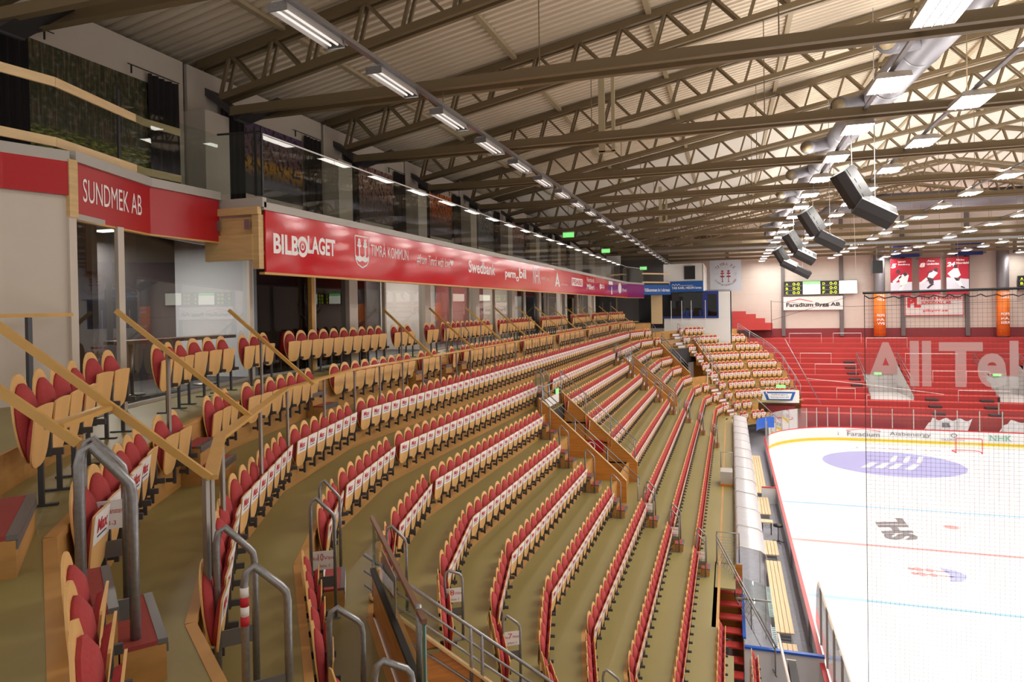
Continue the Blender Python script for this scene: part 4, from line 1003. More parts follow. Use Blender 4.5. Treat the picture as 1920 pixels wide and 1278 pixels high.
# ------------------------------------------------------------ upper lounge wall with pictures and curtains
WX = -13.0
m = MB()
for n in range(13):
    y0 = 9.66-0.05+6.03*(n-1)+0.1; m.box(WX-0.1, WX, y0-1.9+0.0, y0+4.0, 14.6, 18.72)
struct('wall_left', m, M_wall)
m = MB(); m.box(WX-0.9, WX-0.8, -1, 88, 9, 20); struct('wall_left_outer', m, M_dgrey)
m = MB()
for n in range(13):
    y0 = 13.75+6.03*(n-1); m.box(WX-0.8, WX+0.62, y0, y0+0.85, 14.6, 17.5)
struct('wall_pier', m, M_wall)
def pic_mat(name, kind):
    m_ = bpy.data.materials.new(name); m_.use_nodes = True; nt = m_.node_tree; b = nt.nodes['Principled BSDF']; b.inputs['Roughness'].default_value = 0.5
    tc = nt.nodes.new('ShaderNodeTexCoord'); sx = nt.nodes.new('ShaderNodeSeparateXYZ'); nt.links.new(tc.outputs['Generated'], sx.inputs[0])
    def noise(sc_, st, det=6):
        mp = nt.nodes.new('ShaderNodeMapping'); mp.inputs['Scale'].default_value = st; nt.links.new(tc.outputs['Generated'], mp.inputs[0])
        n_ = nt.nodes.new('ShaderNodeTexNoise'); n_.inputs['Scale'].default_value = sc_; n_.inputs['Detail'].default_value = det; nt.links.new(mp.outputs[0], n_.inputs['Vector']); return n_
    def ramp(src, stops):
        r = nt.nodes.new('ShaderNodeValToRGB'); els = r.color_ramp.elements
        while len(els) < len(stops): els.new(0.5)
        for e, (p_, c_) in zip(els, stops): e.position = p_; e.color = srgb(*c_)
        nt.links.new(src, r.inputs[0]); return r
    def mix(f, a, b_):
        x = nt.nodes.new('ShaderNodeMix'); x.data_type = 'RGBA'; nt.links.new(f, x.inputs[0]); nt.links.new(a, x.inputs[6]); nt.links.new(b_, x.inputs[7]); return x.outputs[2]
    z = sx.outputs[2]
    if kind == 'forest':
        tr_ = noise(14, (1, 4.5, 0.25)); fo = noise(9, (1, 3, 2.5), 8)
        trees = ramp(tr_.outputs[0], [(0.3, (22, 24, 18)), (0.5, (52, 46, 40)), (0.62, (120, 88, 70)), (0.75, (150, 150, 170))])
        leaf = ramp(fo.outputs[0], [(0.35, (26, 32, 20)), (0.55, (70, 84, 40)), (0.75, (150, 150, 150))])
        up_ = nt.nodes.new('ShaderNodeMix'); up_.data_type = 'RGBA'; up_.inputs[0].default_value = 0.45
        nt.links.new(trees.outputs[0], up_.inputs[6]); nt.links.new(leaf.outputs[0], up_.inputs[7])
        gr = noise(7, (1, 3, 9), 6); lowr = ramp(gr.outputs[0], [(0.35, (24, 22, 18)), (0.5, (84, 92, 28)), (0.65, (150, 160, 50))])
        ff = ramp(z, [(0.34, (0, 0, 0)), (0.4, (255, 255, 255))])
        col = mix(ff.outputs[0], lowr.outputs[0], up_.outputs[2])
    else:
        pal = {'sunset': [(0.0, (28, 24, 30)), (0.25, (40, 34, 40)), (0.45, (200, 140, 30)), (0.55, (120, 84, 90)), (1.0, (92, 72, 110))],
               'dusk': [(0.0, (50, 40, 44)), (0.4, (120, 84, 84)), (0.7, (176, 130, 120)), (1.0, (150, 110, 110))],
               'ember': [(0.0, (20, 12, 12)), (0.3, (60, 20, 14)), (0.6, (200, 80, 30)), (1.0, (230, 120, 50))],
               'grey': [(0.0, (60, 60, 64)), (0.5, (110, 112, 116)), (1.0, (160, 160, 164))]}[kind]
        sky = ramp(z, pal); tr_ = noise(7, (1, 3, 1.5), 9)
        ff = ramp(tr_.outputs[0], [(0.5, (0, 0, 0)), (0.58, (255, 255, 255))])
        dk_ = nt.nodes.new('ShaderNodeRGB'); dk_.outputs[0].default_value = srgb(30, 24, 30)
        col = mix(ff.outputs[0], sky.outputs[0], dk_.outputs[0])
    nt.links.new(col, b.inputs['Base Color']); return m_
kinds = ['forest', 'sunset', 'dusk', 'ember', 'grey', 'dusk', 'grey', 'sunset']
plabs = ['wide photo print of pine forest and marsh on the lounge wall', 'photo print of a purple and yellow sunset behind trees', 'photo print of a dusky pink landscape, third from the left', 'orange and black photo print high on the lounge wall', 'grey photo print on the lounge wall right of the orange one', 'pinkish photo print far along the lounge wall', 'small grey photo print farther along the lounge wall', 'farthest dark photo print on the lounge wall']
def curtain(y0, y1, z0, z1, label):
    t = thing('curtain', label, 'curtain', (WX+0.1, y0, z0), 0, 'black lounge curtains')
    m = MB(); n = int((y1-y0)*26); v = []; f = []
    for i in range(n+1):
        y = y0+(y1-y0)*i/n; x = WX+0.12+0.05*math.sin(i*1.25)+0.02*math.sin(i*0.4)
        v += [(x, y, z0), (x-0.02, y, z1)]
    for i in range(n): f.append((2*i, 2*i+2, 2*i+3, 2*i+1))
    m.add(v, f); part('cloth', m, M_curtain, t, True)
    return t
for n in range(8):
    y0 = 9.66+6.1*n
    m = MB(); m.box(WX, WX+0.03, y0, y0+2.85, 15.8 if n else 15.9, 17.86)
    # extend lower for forest
    if n == 0: m = MB(); m.box(WX, WX+0.03, y0, y0+3.0, 15.2, 17.86)
    o = obj('wall_picture', m, pic_mat('picture_%d' % n, kinds[n])); tag(o, plabs[n], 'picture', 'lounge pictures')
    curtain(y0-0.85, y0-0.02, 14.75, 18.05, 'gathered black curtain left of the %s lounge picture' % ordinal(n+1))
    curtain(y0+2.87, y0+3.75, 14.75, 18.05, 'gathered black curtain right of the %s lounge picture' % ordinal(n+1))
    t = thing('curtain_rod', 'black curtain rod above the %s lounge picture' % ordinal(n+1), 'curtain rod', (WX, y0, 18.1), 0, 'curtain rods')
    for a_, b_ in ((y0-0.9, y0+0.55), (y0+2.3, y0+3.8)):
        m = MB(); m.cyl((WX+0.12, a_, 18.09), (WX+0.12, b_, 18.09), 0.012, 6); part('rod', m, M_dark, t)
    for y in (y0+0.35, y0+2.4):
        m = MB(); m.box(WX+0.1, WX+0.13, y-0.012, y+0.012, 17.9, 18.09); part('bracket', m, M_dark, t)
for n in range(3):
    t = thing('exit_sign', ['green exit sign under the roof beyond the glass balustrade', 'second green exit sign far along the upper lounge', 'greenish exit lamp in the dark far corner'][n], 'sign', (-11.5, 36+12*n, 16.6))
    y, x, z = ((41.5, -9.6, 16.8), (56, -9.8, 16.9), (71.5, -8.6, 16.2))[n]
    m = MB(); m.box(x-0.35, x+0.35, y, y+0.06, z, z+0.3); part('face', m, M_green, t)
    m = MB(); m.box(x-0.36, x+0.36, y, y+0.08, z+0.3, z+0.36); part('housing', m, M_white, t)
    m = MB(); m.cyl((x, y+0.04, z+0.36), (x, y+0.04, 19.6 if n < 2 else 19.9), 0.012, 5); part('hanging_rod', m, M_truss, t)
# ------------------------------------------------------------ roof, trusses, lamps, ducts, loudspeakers
RX0, RXC, RX1 = -13.9, 17.7, 49.3
SL = 0.19
def ztop(x): return 18.95+SL*((x if x < RXC else 2*RXC-x)+13.3)      # top chord line
def zroof(x): return ztop(x)+0.16
YN = [14.7+6.0*n for n in range(-1, 12)]
def corr(y0, y1, pitch=0.3, h=0.085):
    pr = []; y = y0
    while y < y1:
        for dy, dz in ((0, 0), (0.13, 0), (0.165, h), (0.265, h)): pr.append((y+dy, dz))
        y += pitch
    pr.append((y, 0)); return pr
m = MB(); pr = corr(2.0, 88.0)
for xs in ((RX0, RXC), (RXC, RX1)):
    n0 = len(m.v); v = []
    for x in xs:
        for y, dz in pr: v.append((x, y, zroof(x)+dz))
    L = len(pr); f = [(i, i+1, L+i+1, L+i) for i in range(L-1)]
    m.add(v, f)
struct('ceiling', m, M_roof)
m = MB()      # flat acoustic lining on the far half of the roof between the frames
for y0, y1 in [(YN[i]+0.3, YN[i+1]-0.3) for i in range(5, len(YN)-1)]:
    for xa, xb in ((RX0, RXC), (RXC, RX1)):
        m.add([(xa, y0, zroof(xa)-0.03), (xb, y0, zroof(xb)-0.03), (xb, y1, zroof(xb)-0.03), (xa, y1, zroof(xa)-0.03)], [(3,2,1,0)])
struct('ceiling', m, M_rooff)
# purlin strips running along the hall under the roof sheet
for j, x in enumerate((-10.6, -6.4, -2.2, 2.0, 6.2, 10.4, 14.6, 20.8, 25, 29.2)):
    t = thing('purlin', 'pale steel purlin under the corrugated roof, %s counted from the left wall' % ordinal(j+1), 'purlin', (x, 14, zroof(x)-0.1), 0, 'roof purlins')
    m = MB(); m.box(x-0.08, x+0.08, 3, 87, zroof(x)-0.15, zroof(x)-0.05); part('strip', m, M_purlin, t)
# one roof truss: paired chords, paired web bars, tie
DV = 1.05; TIEZ = 17.62
def panel_shapes():
    P = 1.32
    v = MB(); dgn = MB()
    for s_ in (-0.13, 0.13):
        v.bar((0, s_, 0), (-0.33, s_, -DV-0.06+0.0), 0.075, 0.075, (0, 1, 0)); dgn.bar((0.05, s_, 0), (0.88, s_, -DV+0.17), 0.075, 0.075, (0, 1, 0))
    return v, dgn
vv, dd_ = panel_shapes()
me_v = vv.mesh('web_post', M_truss); me_d = dd_.mesh('web_diagonal', M_truss)
mL = MB()
def chord(mb, xa, xb, dz, h=0.18, w_=0.12, off=0.13):
    for s_ in (-off, off): mb.bar((xa, s_, ztop(xa)+dz), (xb, s_, ztop(xb)+dz), w_, h)
def make_truss():
    r = thing('roof_truss', '', 'truss', (0, 0, 0), 0, 'roof trusses')
    m = MB(); chord(m, -13.3, RXC, 0.0, 0.22, 0.14, 0.13); chord(m, RXC, 48.7, 0.0, 0.22, 0.14, 0.13); obj('top_chord', m, M_truss, r)
    m = MB(); chord(m, -12.6, RXC, -DV, 0.17, 0.12, 0.13); chord(m, RXC, 48.0, -DV, 0.17, 0.12, 0.13); obj('bottom_chord', m, M_truss, r)
    m = MB()
    for s_ in (-0.24, 0.24):
        m.box(-12.2, 47.6, s_-0.035, s_+0.035, TIEZ-0.11, TIEZ+0.11); m.box(-12.2, 47.6, s_-0.08, s_+0.08, TIEZ-0.125, TIEZ-0.105)
    obj('tie_beam', m, M_truss, r)
    x = -12.3
    while x < RXC-0.8:
        for me in (me_v, me_d):
            o = link(me.name, me, r); o.location = (x, 0, ztop(x)-0.05)
        x += 1.32
    x = RXC+0.9
    while x < 40:
        for me in (me_v, me_d):
            o = link(me.name, me, r); o.location = (x, 0, ztop(x)-0.05); o.scale = (-1, 1, 1)
        x += 1.32
    m = MB()
    m.bar((-13.45, 0, 18.55), (-11.95, 0, 17.42), 0.5, 0.16); m.bar((-12.1, 0, 17.42), (-10.75, 0, 17.75), 0.5, 0.12)
    obj('wall_strut', m, M_strut, r)
    m = MB()
    for x in (6.0, 17.7, 29.4): m.cyl((x, 0, TIEZ), (x, 0, ztop(x)-DV), 0.014, 5)
    obj('hanger_rod', MB().cyl((6.0, 0, TIEZ), (6.0, 0, ztop(6.0)-DV), 0.014, 5), M_truss, r)
    for x in (-4.0, 1.0, 11.5, 17.7, 23.5): obj('hanger_rod', MB().cyl((x, 0, TIEZ), (x, 0, ztop(x)-DV), 0.014, 5), M_truss, r)
    return r
tr0 = make_truss()
lab_t = ['roof truss nearest the camera, cropped at the top edge', 'roof truss at the red sign board corner, second from the camera']+['brown lattice roof truss, %s counted from the camera' % ordinal(i) for i in range(3, 14)]
for i, y in enumerate(YN):
    if i == 0: tr0.location = (0, y, 0); tr0['label'] = lab_t[0]
    else: dup(tr0, (0, y, 0), 0, lab_t[i])
# short pale steel hangers standing on ties
for i, (x, y, zb, zt2) in enumerate(((-4.3, 23.5, 17.8, 21.1), (-4.6, 47.5, 17.8, 20.6))):
    t = thing('roof_hanger', ['pale steel frame hanging between the second and third roof ties', 'pale steel frame hanging far along the hall roof'][i], 'hanger', (x, y, zb), 0, 'pale roof hangers')
    for s_ in (0, 0.45):
        m = MB(); m.box(x+s_, x+s_+0.22 if s_ == 0 else x+s_+0.12, y, y+0.1, zb, zt2-s_); part('flange', m, mat('pale_olive_paint_%d%d' % (i, int(s_*10)), (198,184,150), 0.5), t)
    m = MB(); m.box(x, x+0.57, y, y+0.1, zb-0.02, zb+0.05); part('foot', m, M_purlin, t)
# fluorescent row over the stand
LX, LZ = -6.4, 16.99
t = thing('cable_tray', 'long grey cable tray carrying the fluorescent fittings over the stand', 'cable tray', (LX, 10, LZ+0.2))
m = MB(); m.box(LX-0.02, LX+0.1, 4, 84, LZ+0.16, LZ+0.24); part('tray', m, M_galv, t)
for y in YN[1:]:
    m = MB(); m.cyl((LX+0.04, y, LZ+0.22), (LX+0.04, y, TIEZ-0.1), 0.01, 5); part('hanger_rod', m, M_truss, t)
def make_fluo():
    r = thing('fluorescent_lamp', '', 'lamp', (0,0,0), 0, 'fluorescent lamps over the stand')
    m = MB(); sec = [(-0.17, 0.02), (-0.11, 0.17), (0.11, 0.17), (0.17, 0.02)]; v = [(x, y, z) for y in (-0.8, 0.8) for x, z in sec]
    m.add(v, [(0,1,5,4), (1,2,6,5), (2,3,7,6), (0,3,2,1), (4,5,6,7)]); obj('reflector', m, M_reflector, r)
    for x in (-0.07, 0.07):
        obj('tube', MB().cyl((x, -0.74, 0.05), (x, 0.74, 0.05), 0.022, 6), M_tube2, r)
    m = MB()
    for y in (-0.8, 0.8): m.box(-0.17, 0.17, y-0.01, y+0.01, 0.0, 0.12)
    obj('end_cap', MB().box(-0.17, 0.17, -0.82, -0.8, 0.0, 0.14), M_galv, r); obj('end_cap', MB().box(-0.17, 0.17, 0.8, 0.82, 0.0, 0.14), M_galv, r)
    return r
fl0 = None
ltube = bpy.data.lights.new('tube_light', 'AREA'); ltube.shape = 'RECTANGLE'; ltube.size = 0.28; ltube.size_y = 1.45; ltube.energy = TUBE_W; ltube.color = (1, 0.94, 0.86)
for i in range(-2, 24):
    y = 12.5+2.925*i
    if fl0 is None: fl0 = make_fluo(); o = fl0; o.location = (LX-0.1, y, LZ)
    else: o = dup(fl0, (LX-0.1, y, LZ), 0)
    o['label'] = 'fluorescent lamp in the row over the stand, %s counted from the camera' % ordinal(i+3)
    l = link('tube_light', ltube); l.location = (LX-0.1, y, LZ+0.015)
# hall lamps over the ice
def make_hall():
    r = thing('hall_lamp', '', 'lamp', (0,0,0), 0, 'hall lamps')
    m = MB(); v = []
    for z, a, b in ((0, 0.36, 0.62), (0.13, 0.33, 0.58), (0.2, 0.2, 0.4)): v += [(-a, -b, z), (a, -b, z), (a, b, z), (-a, b, z)]
    f = []
    for q in (0, 4):
        for k_ in range(4): f.append((q+k_, q+(k_+1) % 4, q+4+(k_+1) % 4, q+4+k_))
    f.append((8, 9, 10, 11)); m.add(v, f); obj('housing', m, M_reflector, r)
    for x in (-0.24, -0.08, 0.08, 0.24):
        obj('tube', MB().box(x-0.055, x+0.055, -0.56, 0.56, 0.012, 0.03), M_tube, r)
    for x in (-0.17, 0.0, 0.17):
        obj('louvre', MB().box(x-0.012, x+0.012, -0.58, 0.58, -0.03, -0.004), M_reflector, r)
    obj('backplate', MB().box(-0.35, 0.35, -0.6, 0.6, 0.05, 0.06), M_white, r)
    return r
hl0 = None
lh = bpy.data.lights.new('hall_light', 'AREA'); lh.shape = 'RECTANGLE'; lh.size = 0.7; lh.size_y = 1.15; lh.energy = LAMP_W; lh.color = (1, 0.965, 0.915)
lu = bpy.data.lights.new('roof_fill_light', 'AREA'); lu.shape = 'RECTANGLE'; lu.size = 0.4; lu.size_y = 0.8; lu.energy = UP_W; lu.color = (1, 0.97, 0.93)  # added fill above each closed housing, only there to lift the roof
HROWS = [(3.53, 13.43-4.12), (5.8, 15.2), (10.7, 13.9), (16.4, 15.5), (22.3, 13.8), (29.0, 15.6)]
rown = ['first', 'second', 'third', 'fourth', 'fifth', 'sixth']
for ri, (x, y0) in enumerate(HROWS):
    t = thing('cable_tray', 'grey tray of the %s lamp row from the stand' % rown[ri], 'cable tray', (x, 10, 17.6), 0, 'lamp row trays')
    m = MB(); m.box(x-0.05, x+0.05, 6, 85, 17.62, 17.68); part('tray', m, M_galv, t)
    i = 0; y = y0
    while y < 86:
        if hl0 is None: hl0 = make_hall(); o = hl0; o.location = (x, y, 17.39)
        else: o = dup(hl0, (x, y, 17.39), 0)
        i += 1
        o['label'] = 'bright hall lamp, %s in the %s lamp row from the stand' % (ordinal(i), rown[ri])
        if True:
            l = link('hall_light', lh); l.location = (x, y, 17.395)
            l = link('roof_fill_light', lu); l.location = (x, y, 17.66); l.rotation_euler = (PI, 0, 0)
        y += 4.12 if ri == 0 else 4.55
# big spiral duct with outlet branches
DXC = 4.95
def dxc(y): return 4.95+(22.6-y)*0.06 if y < 32 else 4.39-(y-32)*0.012
def lathe_tube(mb, pts, r, n=28): mb.tube(pts, r, n)
t = thing('ventilation_duct', 'large grey spiral ventilation duct running along the hall roof', 'duct', (4.85, 8, 19.3))
m = MB(); ys = [6+1.5*i for i in range(44)]
m.tube([(dxc(y), y, 19.3) for y in ys], 0.5, 28); part('main_duct', m, M_spiral, t, True)
for i, y in enumerate(ys[::2]):
    m = MB(); m.tube([(dxc(y), y-0.03, 19.3), (dxc(y), y+0.03, 19.3)], 0.52, 28); part('collar', m, M_galv, t, True)
for y in (19.5, 25.0, 31, 37.2, 43.5, 50, 56, 62):
    m = MB(); X_ = dxc(y); m.tube([(X_-0.25, y+0.5, 19.25), (X_-0.8, y+0.3, 19.1), (X_-1.2, y-0.2, 18.95), (X_-1.35, y-0.6, 18.85)], 0.27, 16); part('outlet_branch', m, M_spiral, t, True)
    m = MB(); m.tube([(X_-1.35, y-0.6, 18.85), (X_-1.4, y-0.85, 18.8)], 0.2, 12); part('nozzle', m, M_truss, t, True)
t = thing('ventilation_duct', 'pale cross duct bending under the far end of the roof', 'duct', (12, 74, 20))
m = MB(); m.tube([(3.95, 71.5, 19.3), (5.6, 73.5, 19.6), (8, 74.5, 20.2), (10.5, 75, 21.9), (13, 75.3, 22.3), (24, 75.5, 22.3), (33, 75.5, 22.3)], 0.85, 24); part('main_duct', m, M_spiral, t, True)
t = thing('ventilation_duct', 'wide beige duct crossing under the roof in front of the far wall', 'duct', (10, 80, 19))
m = MB(); m.tube([(-4, 82, 19.6), (14, 82, 19.6), (15.2, 82.5, 19.2)], 0.9, 20); part('main_duct', m, mat('beige_duct', (196,180,152), 0.5), t, True)
# loudspeaker pairs
def speaker(x, y, z, tilt, rz, label, white):
    t = thing('loudspeaker', label, 'loudspeaker', (x, y, z), 0, 'hanging loudspeakers'); t.rotation_euler = (tilt, 0, rz)
    W2, H2, D2 = 0.62, 0.82, 0.5
    m = MB(); pr_ = [(-W2, -D2*0.6), (W2, -D2*0.6), (W2, D2*0.2), (W2*0.6, D2), (-W2*0.6, D2), (-W2, D2*0.2)]
    v = [(a, b, c) for c in (-H2, H2) for a, b in pr_]; n = 6
    m.add(v, [tuple(range(n))[::-1], tuple(range(n, 2*n))]+[(i, (i+1) % n, n+(i+1) % n, n+i) for i in range(n)]); obj('cabinet', m, M_dgrey, t)
    fm = M_white if white else M_dark
    obj('front_frame', MB().box(-W2*0.98, W2*0.98, -D2*0.6-0.02, -D2*0.6, -H2*0.98, H2*0.98), fm, t)
    for zz, hh, ww in ((-0.62, 0.17, 0.4), (0.62, 0.17, 0.4), (-0.17, 0.1, 0.22), (0.17, 0.1, 0.22)):
        obj('driver_grille', MB().box(-ww, ww, -D2*0.6-0.035, -D2*0.6-0.02, zz-hh, zz+hh), M_dark, t)
    for s_ in (-0.45, 0.45):
        obj('handle', MB().box(-0.12, 0.12, D2, D2+0.03, s_-0.05, s_+0.05), M_dark, t)
    return t
SP_ = [((3.56, 22.7, 15.94), 0, 'upper black loudspeaker of the nearest pair'), ((4.17, 22.7, 15.21), 1, 'lower loudspeaker of the nearest pair, white front showing'),
       ((3.46, 32.3, 16.0), 0, 'upper black loudspeaker of the second pair'), ((4.16, 32.3, 15.17), 2, 'lower loudspeaker of the second pair'),
       ((3.48, 42.0, 16.0), 0, 'upper black loudspeaker of the third pair'), ((4.12, 42.0, 15.18), 1, 'lower loudspeaker of the third pair, white front'),
       ((3.62, 53.5, 16.0), 0, 'upper black loudspeaker of the farthest cluster'), ((4.16, 53.5, 15.31), 1, 'lower loudspeaker of the farthest cluster, white front'),
       ((5.05, 53.5, 14.77), 2, 'lowest black loudspeaker of the farthest cluster'), ((12.2, 66, 15.5), 3, 'black loudspeaker hanging before the far duct')]
for (x, y, z), kd, lab in SP_:
    s_ = speaker(x, y, z, 0, 0, lab, kd == 1)
    L_, N_ = {0: (Vector((0.5, 0.15, -0.85)), Vector((0.62, -0.45, 0.3))), 1: (Vector((0.86, 0.1, -0.48)), Vector((0.3, -0.35, 0.7))), 2: (Vector((0.86, 0.1, -0.48)), Vector((0.1, -0.2, 0.9))), 3: (Vector((0, 0, 1)), Vector((0.2, -1, -0.3)))}[kd]
    L_.normalize(); N_ = (N_-L_*N_.dot(L_)).normalized(); Y_ = -N_; X_ = Y_.cross(L_)
    s_.rotation_euler = Matrix((X_, Y_, L_)).transposed().to_euler(); s_.scale = (0.68, 0.68, 0.68)
    c = thing('speaker_chain', 'thin suspension cable of the %s' % lab.split(',')[0], 'cable', (x, y, z+1), 0, 'loudspeaker cables')
    m = MB(); m.cyl((x, y, z+0.1), (3.53 if x < 4 else x, y, 17.64 if x < 4 else ztop(x)-DV), 0.012, 5); part('strand', m, M_greycap, c)
# thin wires and rods hanging over the rink
for i, (x, y) in enumerate(((9.0, 25), (9.6, 25.4), (6.2, 40), (16.5, 60))):
    t = thing('hanging_wire', 'thin pale wire hanging from the roof over the rink, %s from the left' % ordinal(i+1), 'wire', (x, y, 13), 0, 'hanging wires')
    m = MB(); m.cyl((x, y, zroof(x)+0.02), (x+0.2, y, 12.6 if i < 2 else 14), 0.007, 4); part('strand', m, M_greycap, t)
t = thing('green_pipe', 'slim dark green vertical pipe at the upper right', 'pipe', (13.5, 40, 16))
m = MB(); m.cyl((14.65, 34, 14.5), (14.65, 34, 19.5), 0.05, 8); part('pipe', m, mat('dark_green_paint', (20,84,56), 0.5), t)
t = thing('pipe_run', 'bundle of grey pipes crossing the hall below the far ties', 'pipe', (0, 62, 17))
for i in range(3):
    m = MB(); m.cyl((-8, 62+0.4*i, 17.35-0.02*i), (34, 62+0.4*i, 17.35-0.02*i), 0.06, 6); part('pipe', m, M_galv, t)
m = MB(); m.box(48.4, 48.6, 2, 88, 0, 20); struct('wall_right', m, M_wall)
# ------------------------------------------------------------ rink
CX, RXL, RXR, RY0, RY1, RR = 17.7, 2.72, 32.7, 8.2, 67.3, 7.5
def rink_outline(off=0.0, n=10):
    pts = []
    x0, x1, y0, y1, r = RXL-off, RXR+off, RY0-off, RY1+off, RR+off
    for cx_, cy_, a0 in ((x1-r, y1-r, 0), (x0+r, y1-r, PI/2), (x0+r, y0+r, PI), (x1-r, y0+r, 3*PI/2)):
        for i in range(n+1): a = a0+PI/2*i/n; pts.append((cx_+r*math.cos(a), cy_+r*math.sin(a)))
    return pts
m = MB(); ol = rink_outline(0.03); m.add([(x, y, 0) for x, y in ol], [tuple(range(len(ol)))]); struct('floor_ice', m, M_ice)
m = MB(); m.box(-8, 45, -2, 88, -0.35, -0.02); struct('floor', m, M_rfloor)
def marking(name, mb, mm, lab):
    o = obj(name, mb, mm); o['kind'] = 'structure'; return o
def line(y, hw, mm, n): 
    m = MB(); m.box(RXL+0.03, RXR-0.03, y-hw, y+hw, 0.0, 0.004); o = obj('trim_%d' % n, m, mm); o['kind'] = 'structure'
line(45.6, 0.15, M_blueice, 50); line(38.4, 0.15, M_redice, 51); line(31.2, 0.15, M_blueice, 52); line(63.6, 0.03, M_redice, 53)
E0, N0, Z0_ = Vector((1,0,0)), Vector((0,1,0)), Vector((0,0,0.004))
def ice_mark(label, mm, builder, name='ice_marking'):
    m = MB(); builder(m); o = obj(name, m, mm); tag(o, label, 'ice marking'); return o
ice_mark('large violet-blue circle painted around the far left face-off spot', M_icelogo, lambda m: put_poly(m, disc(11.7, 58.4, 4.9, 4.4, 40), (0,0,0.004), E0, N0, 0.002))
ice_mark('white slanted strokes of the club emblem inside the blue circle', M_ice, lambda m: [put_poly(m, [(x, 56.4), (x+0.55, 56.4), (x+1.5, 58.4), (x+1.0, 58.4)], (0,0,0.004), E0, N0, 0.006) for x in (9.2, 10.1, 11.0, 12.1)]+[put_poly(m, [(x, 58.9), (x+0.4, 58.9), (x+1.1, 61.3), (x+0.8, 61.3)], (0,0,0.004), E0, N0, 0.006) for x in (11.6, 12.5, 13.4)])
ice_mark('dark grey league letters painted on the ice', M_greyice, lambda m: put_text(m, 'SHL', (9.25, 39.6, 0.004), N0, -E0, 4.1, 1.65, 0.004, bold=0.05, shear=-0.3))
def pines(m):
    for k_ in (0, 1):
        y = 35.5-0.6*k_
        put_poly(m, [(7.7, y-0.04), (9.4, y-0.04), (9.4, y+0.04), (7.7, y+0.04)], (0,0,0.004), E0, N0, 0.004)
        for x, r_ in ((7.85, 0.14), (8.15, 0.2), (8.6, 0.17)): put_poly(m, disc(x, y, r_, r_*1.3, 12), (0,0,0.004), E0, N0, 0.005)
ice_mark('pale red pine trees of the municipal crest painted on the ice', M_redice, pines)
ice_mark('violet-blue water of the municipal crest painted on the ice', M_icelogo, lambda m: put_poly(m, [(9.1, 36.0), (9.7, 35.8), (10.05, 35.2), (9.7, 34.5), (9.1, 34.3), (9.3, 35.1)][::-1], (0,0,0.004), E0, N0, 0.004))
ice_mark('small faded red spot near the far blue line', M_redice, lambda m: put_poly(m, disc(11.4, 42.6, 0.38, 0.35, 16), (0,0,0.004), E0, N0, 0.004))
ice_mark('faint red letters arched in front of the far goal', M_redice, lambda m: put_text(m, 'TIMRÅ IK', (9.7, 63.9, 0.004), E0, N0, 7.0, 0.6, 0.004))
# boards
def board_wall(name, pts, z0, z1, mm, t_=0.06, mat2=None):
    m = MB()
    for i in range(len(pts)-1):
        a, b = Vector(pts[i]), Vector(pts[i+1]); d = (b-a).normalized(); n = Vector((d.y, -d.x))*t_
        m.obox((a.x, a.y, z0), (b.x-a.x, b.y-a.y, 0), (n.x, n.y, 0), (0, 0, z1-z0))
    return m
ro = rink_outline(0.03, 12)
t = thing('rink_boards', 'white dasher boards with red cap and yellow kick plate round the ice', 'rink boards', (RXL, 38, 0))
closed = ro+[ro[0]]
part('board_panels', board_wall('b', closed, 0.0, 1.12, M_board, 0.06), M_board, t)
part('cap_rail', board_wall('b', rink_outline(0.06, 12)+[rink_outline(0.06, 12)[0]], 1.12, 1.2, M_redpl, 0.14), M_redpl, t)
part('kick_plate', board_wall('b', rink_outline(0.0, 12)+[rink_outline(0.0, 12)[0]], 0.005, 0.22, M_yellow, 0.02), M_yellow, t)
# board adverts at the far end
for txt, x, wd, z, h, mm in (('RedoVis', 8.3, 1.9, 0.45, 0.42, M_greyice), ('Faradium', 10.9, 2.6, 0.42, 0.4, M_greyice), ('Aiabenergy', 14.3, 3.2, 0.5, 0.42, M_greyice), ('Q', 19.0, 0.5, 0.55, 0.42, M_greyice), ('OLDRESON', 18.3, 1.7, 0.33, 0.15, M_greyice), ('NHK', 21.9, 1.6, 0.45, 0.5, mat('green_print', (110,176,150), 0.5)), ('AL', 26.0, 1.2, 0.4, 0.55, M_yellow)):
    m = MB(); put_text(m, txt, (x-1.0, 67.26, z), E0, EZ, wd, h, 0.02, bold=0.0); part('advert_lettering', m, mm, t)
m = MB(); put_poly(m, [(9.8, 0.88), (11.2, 1.08), (12.6, 0.88), (12.6, 0.93), (11.2, 1.12), (9.8, 0.93)], (0, 67.26, 0), E0, EZ, 0.02); part('advert_roof', m, M_redpl, t)
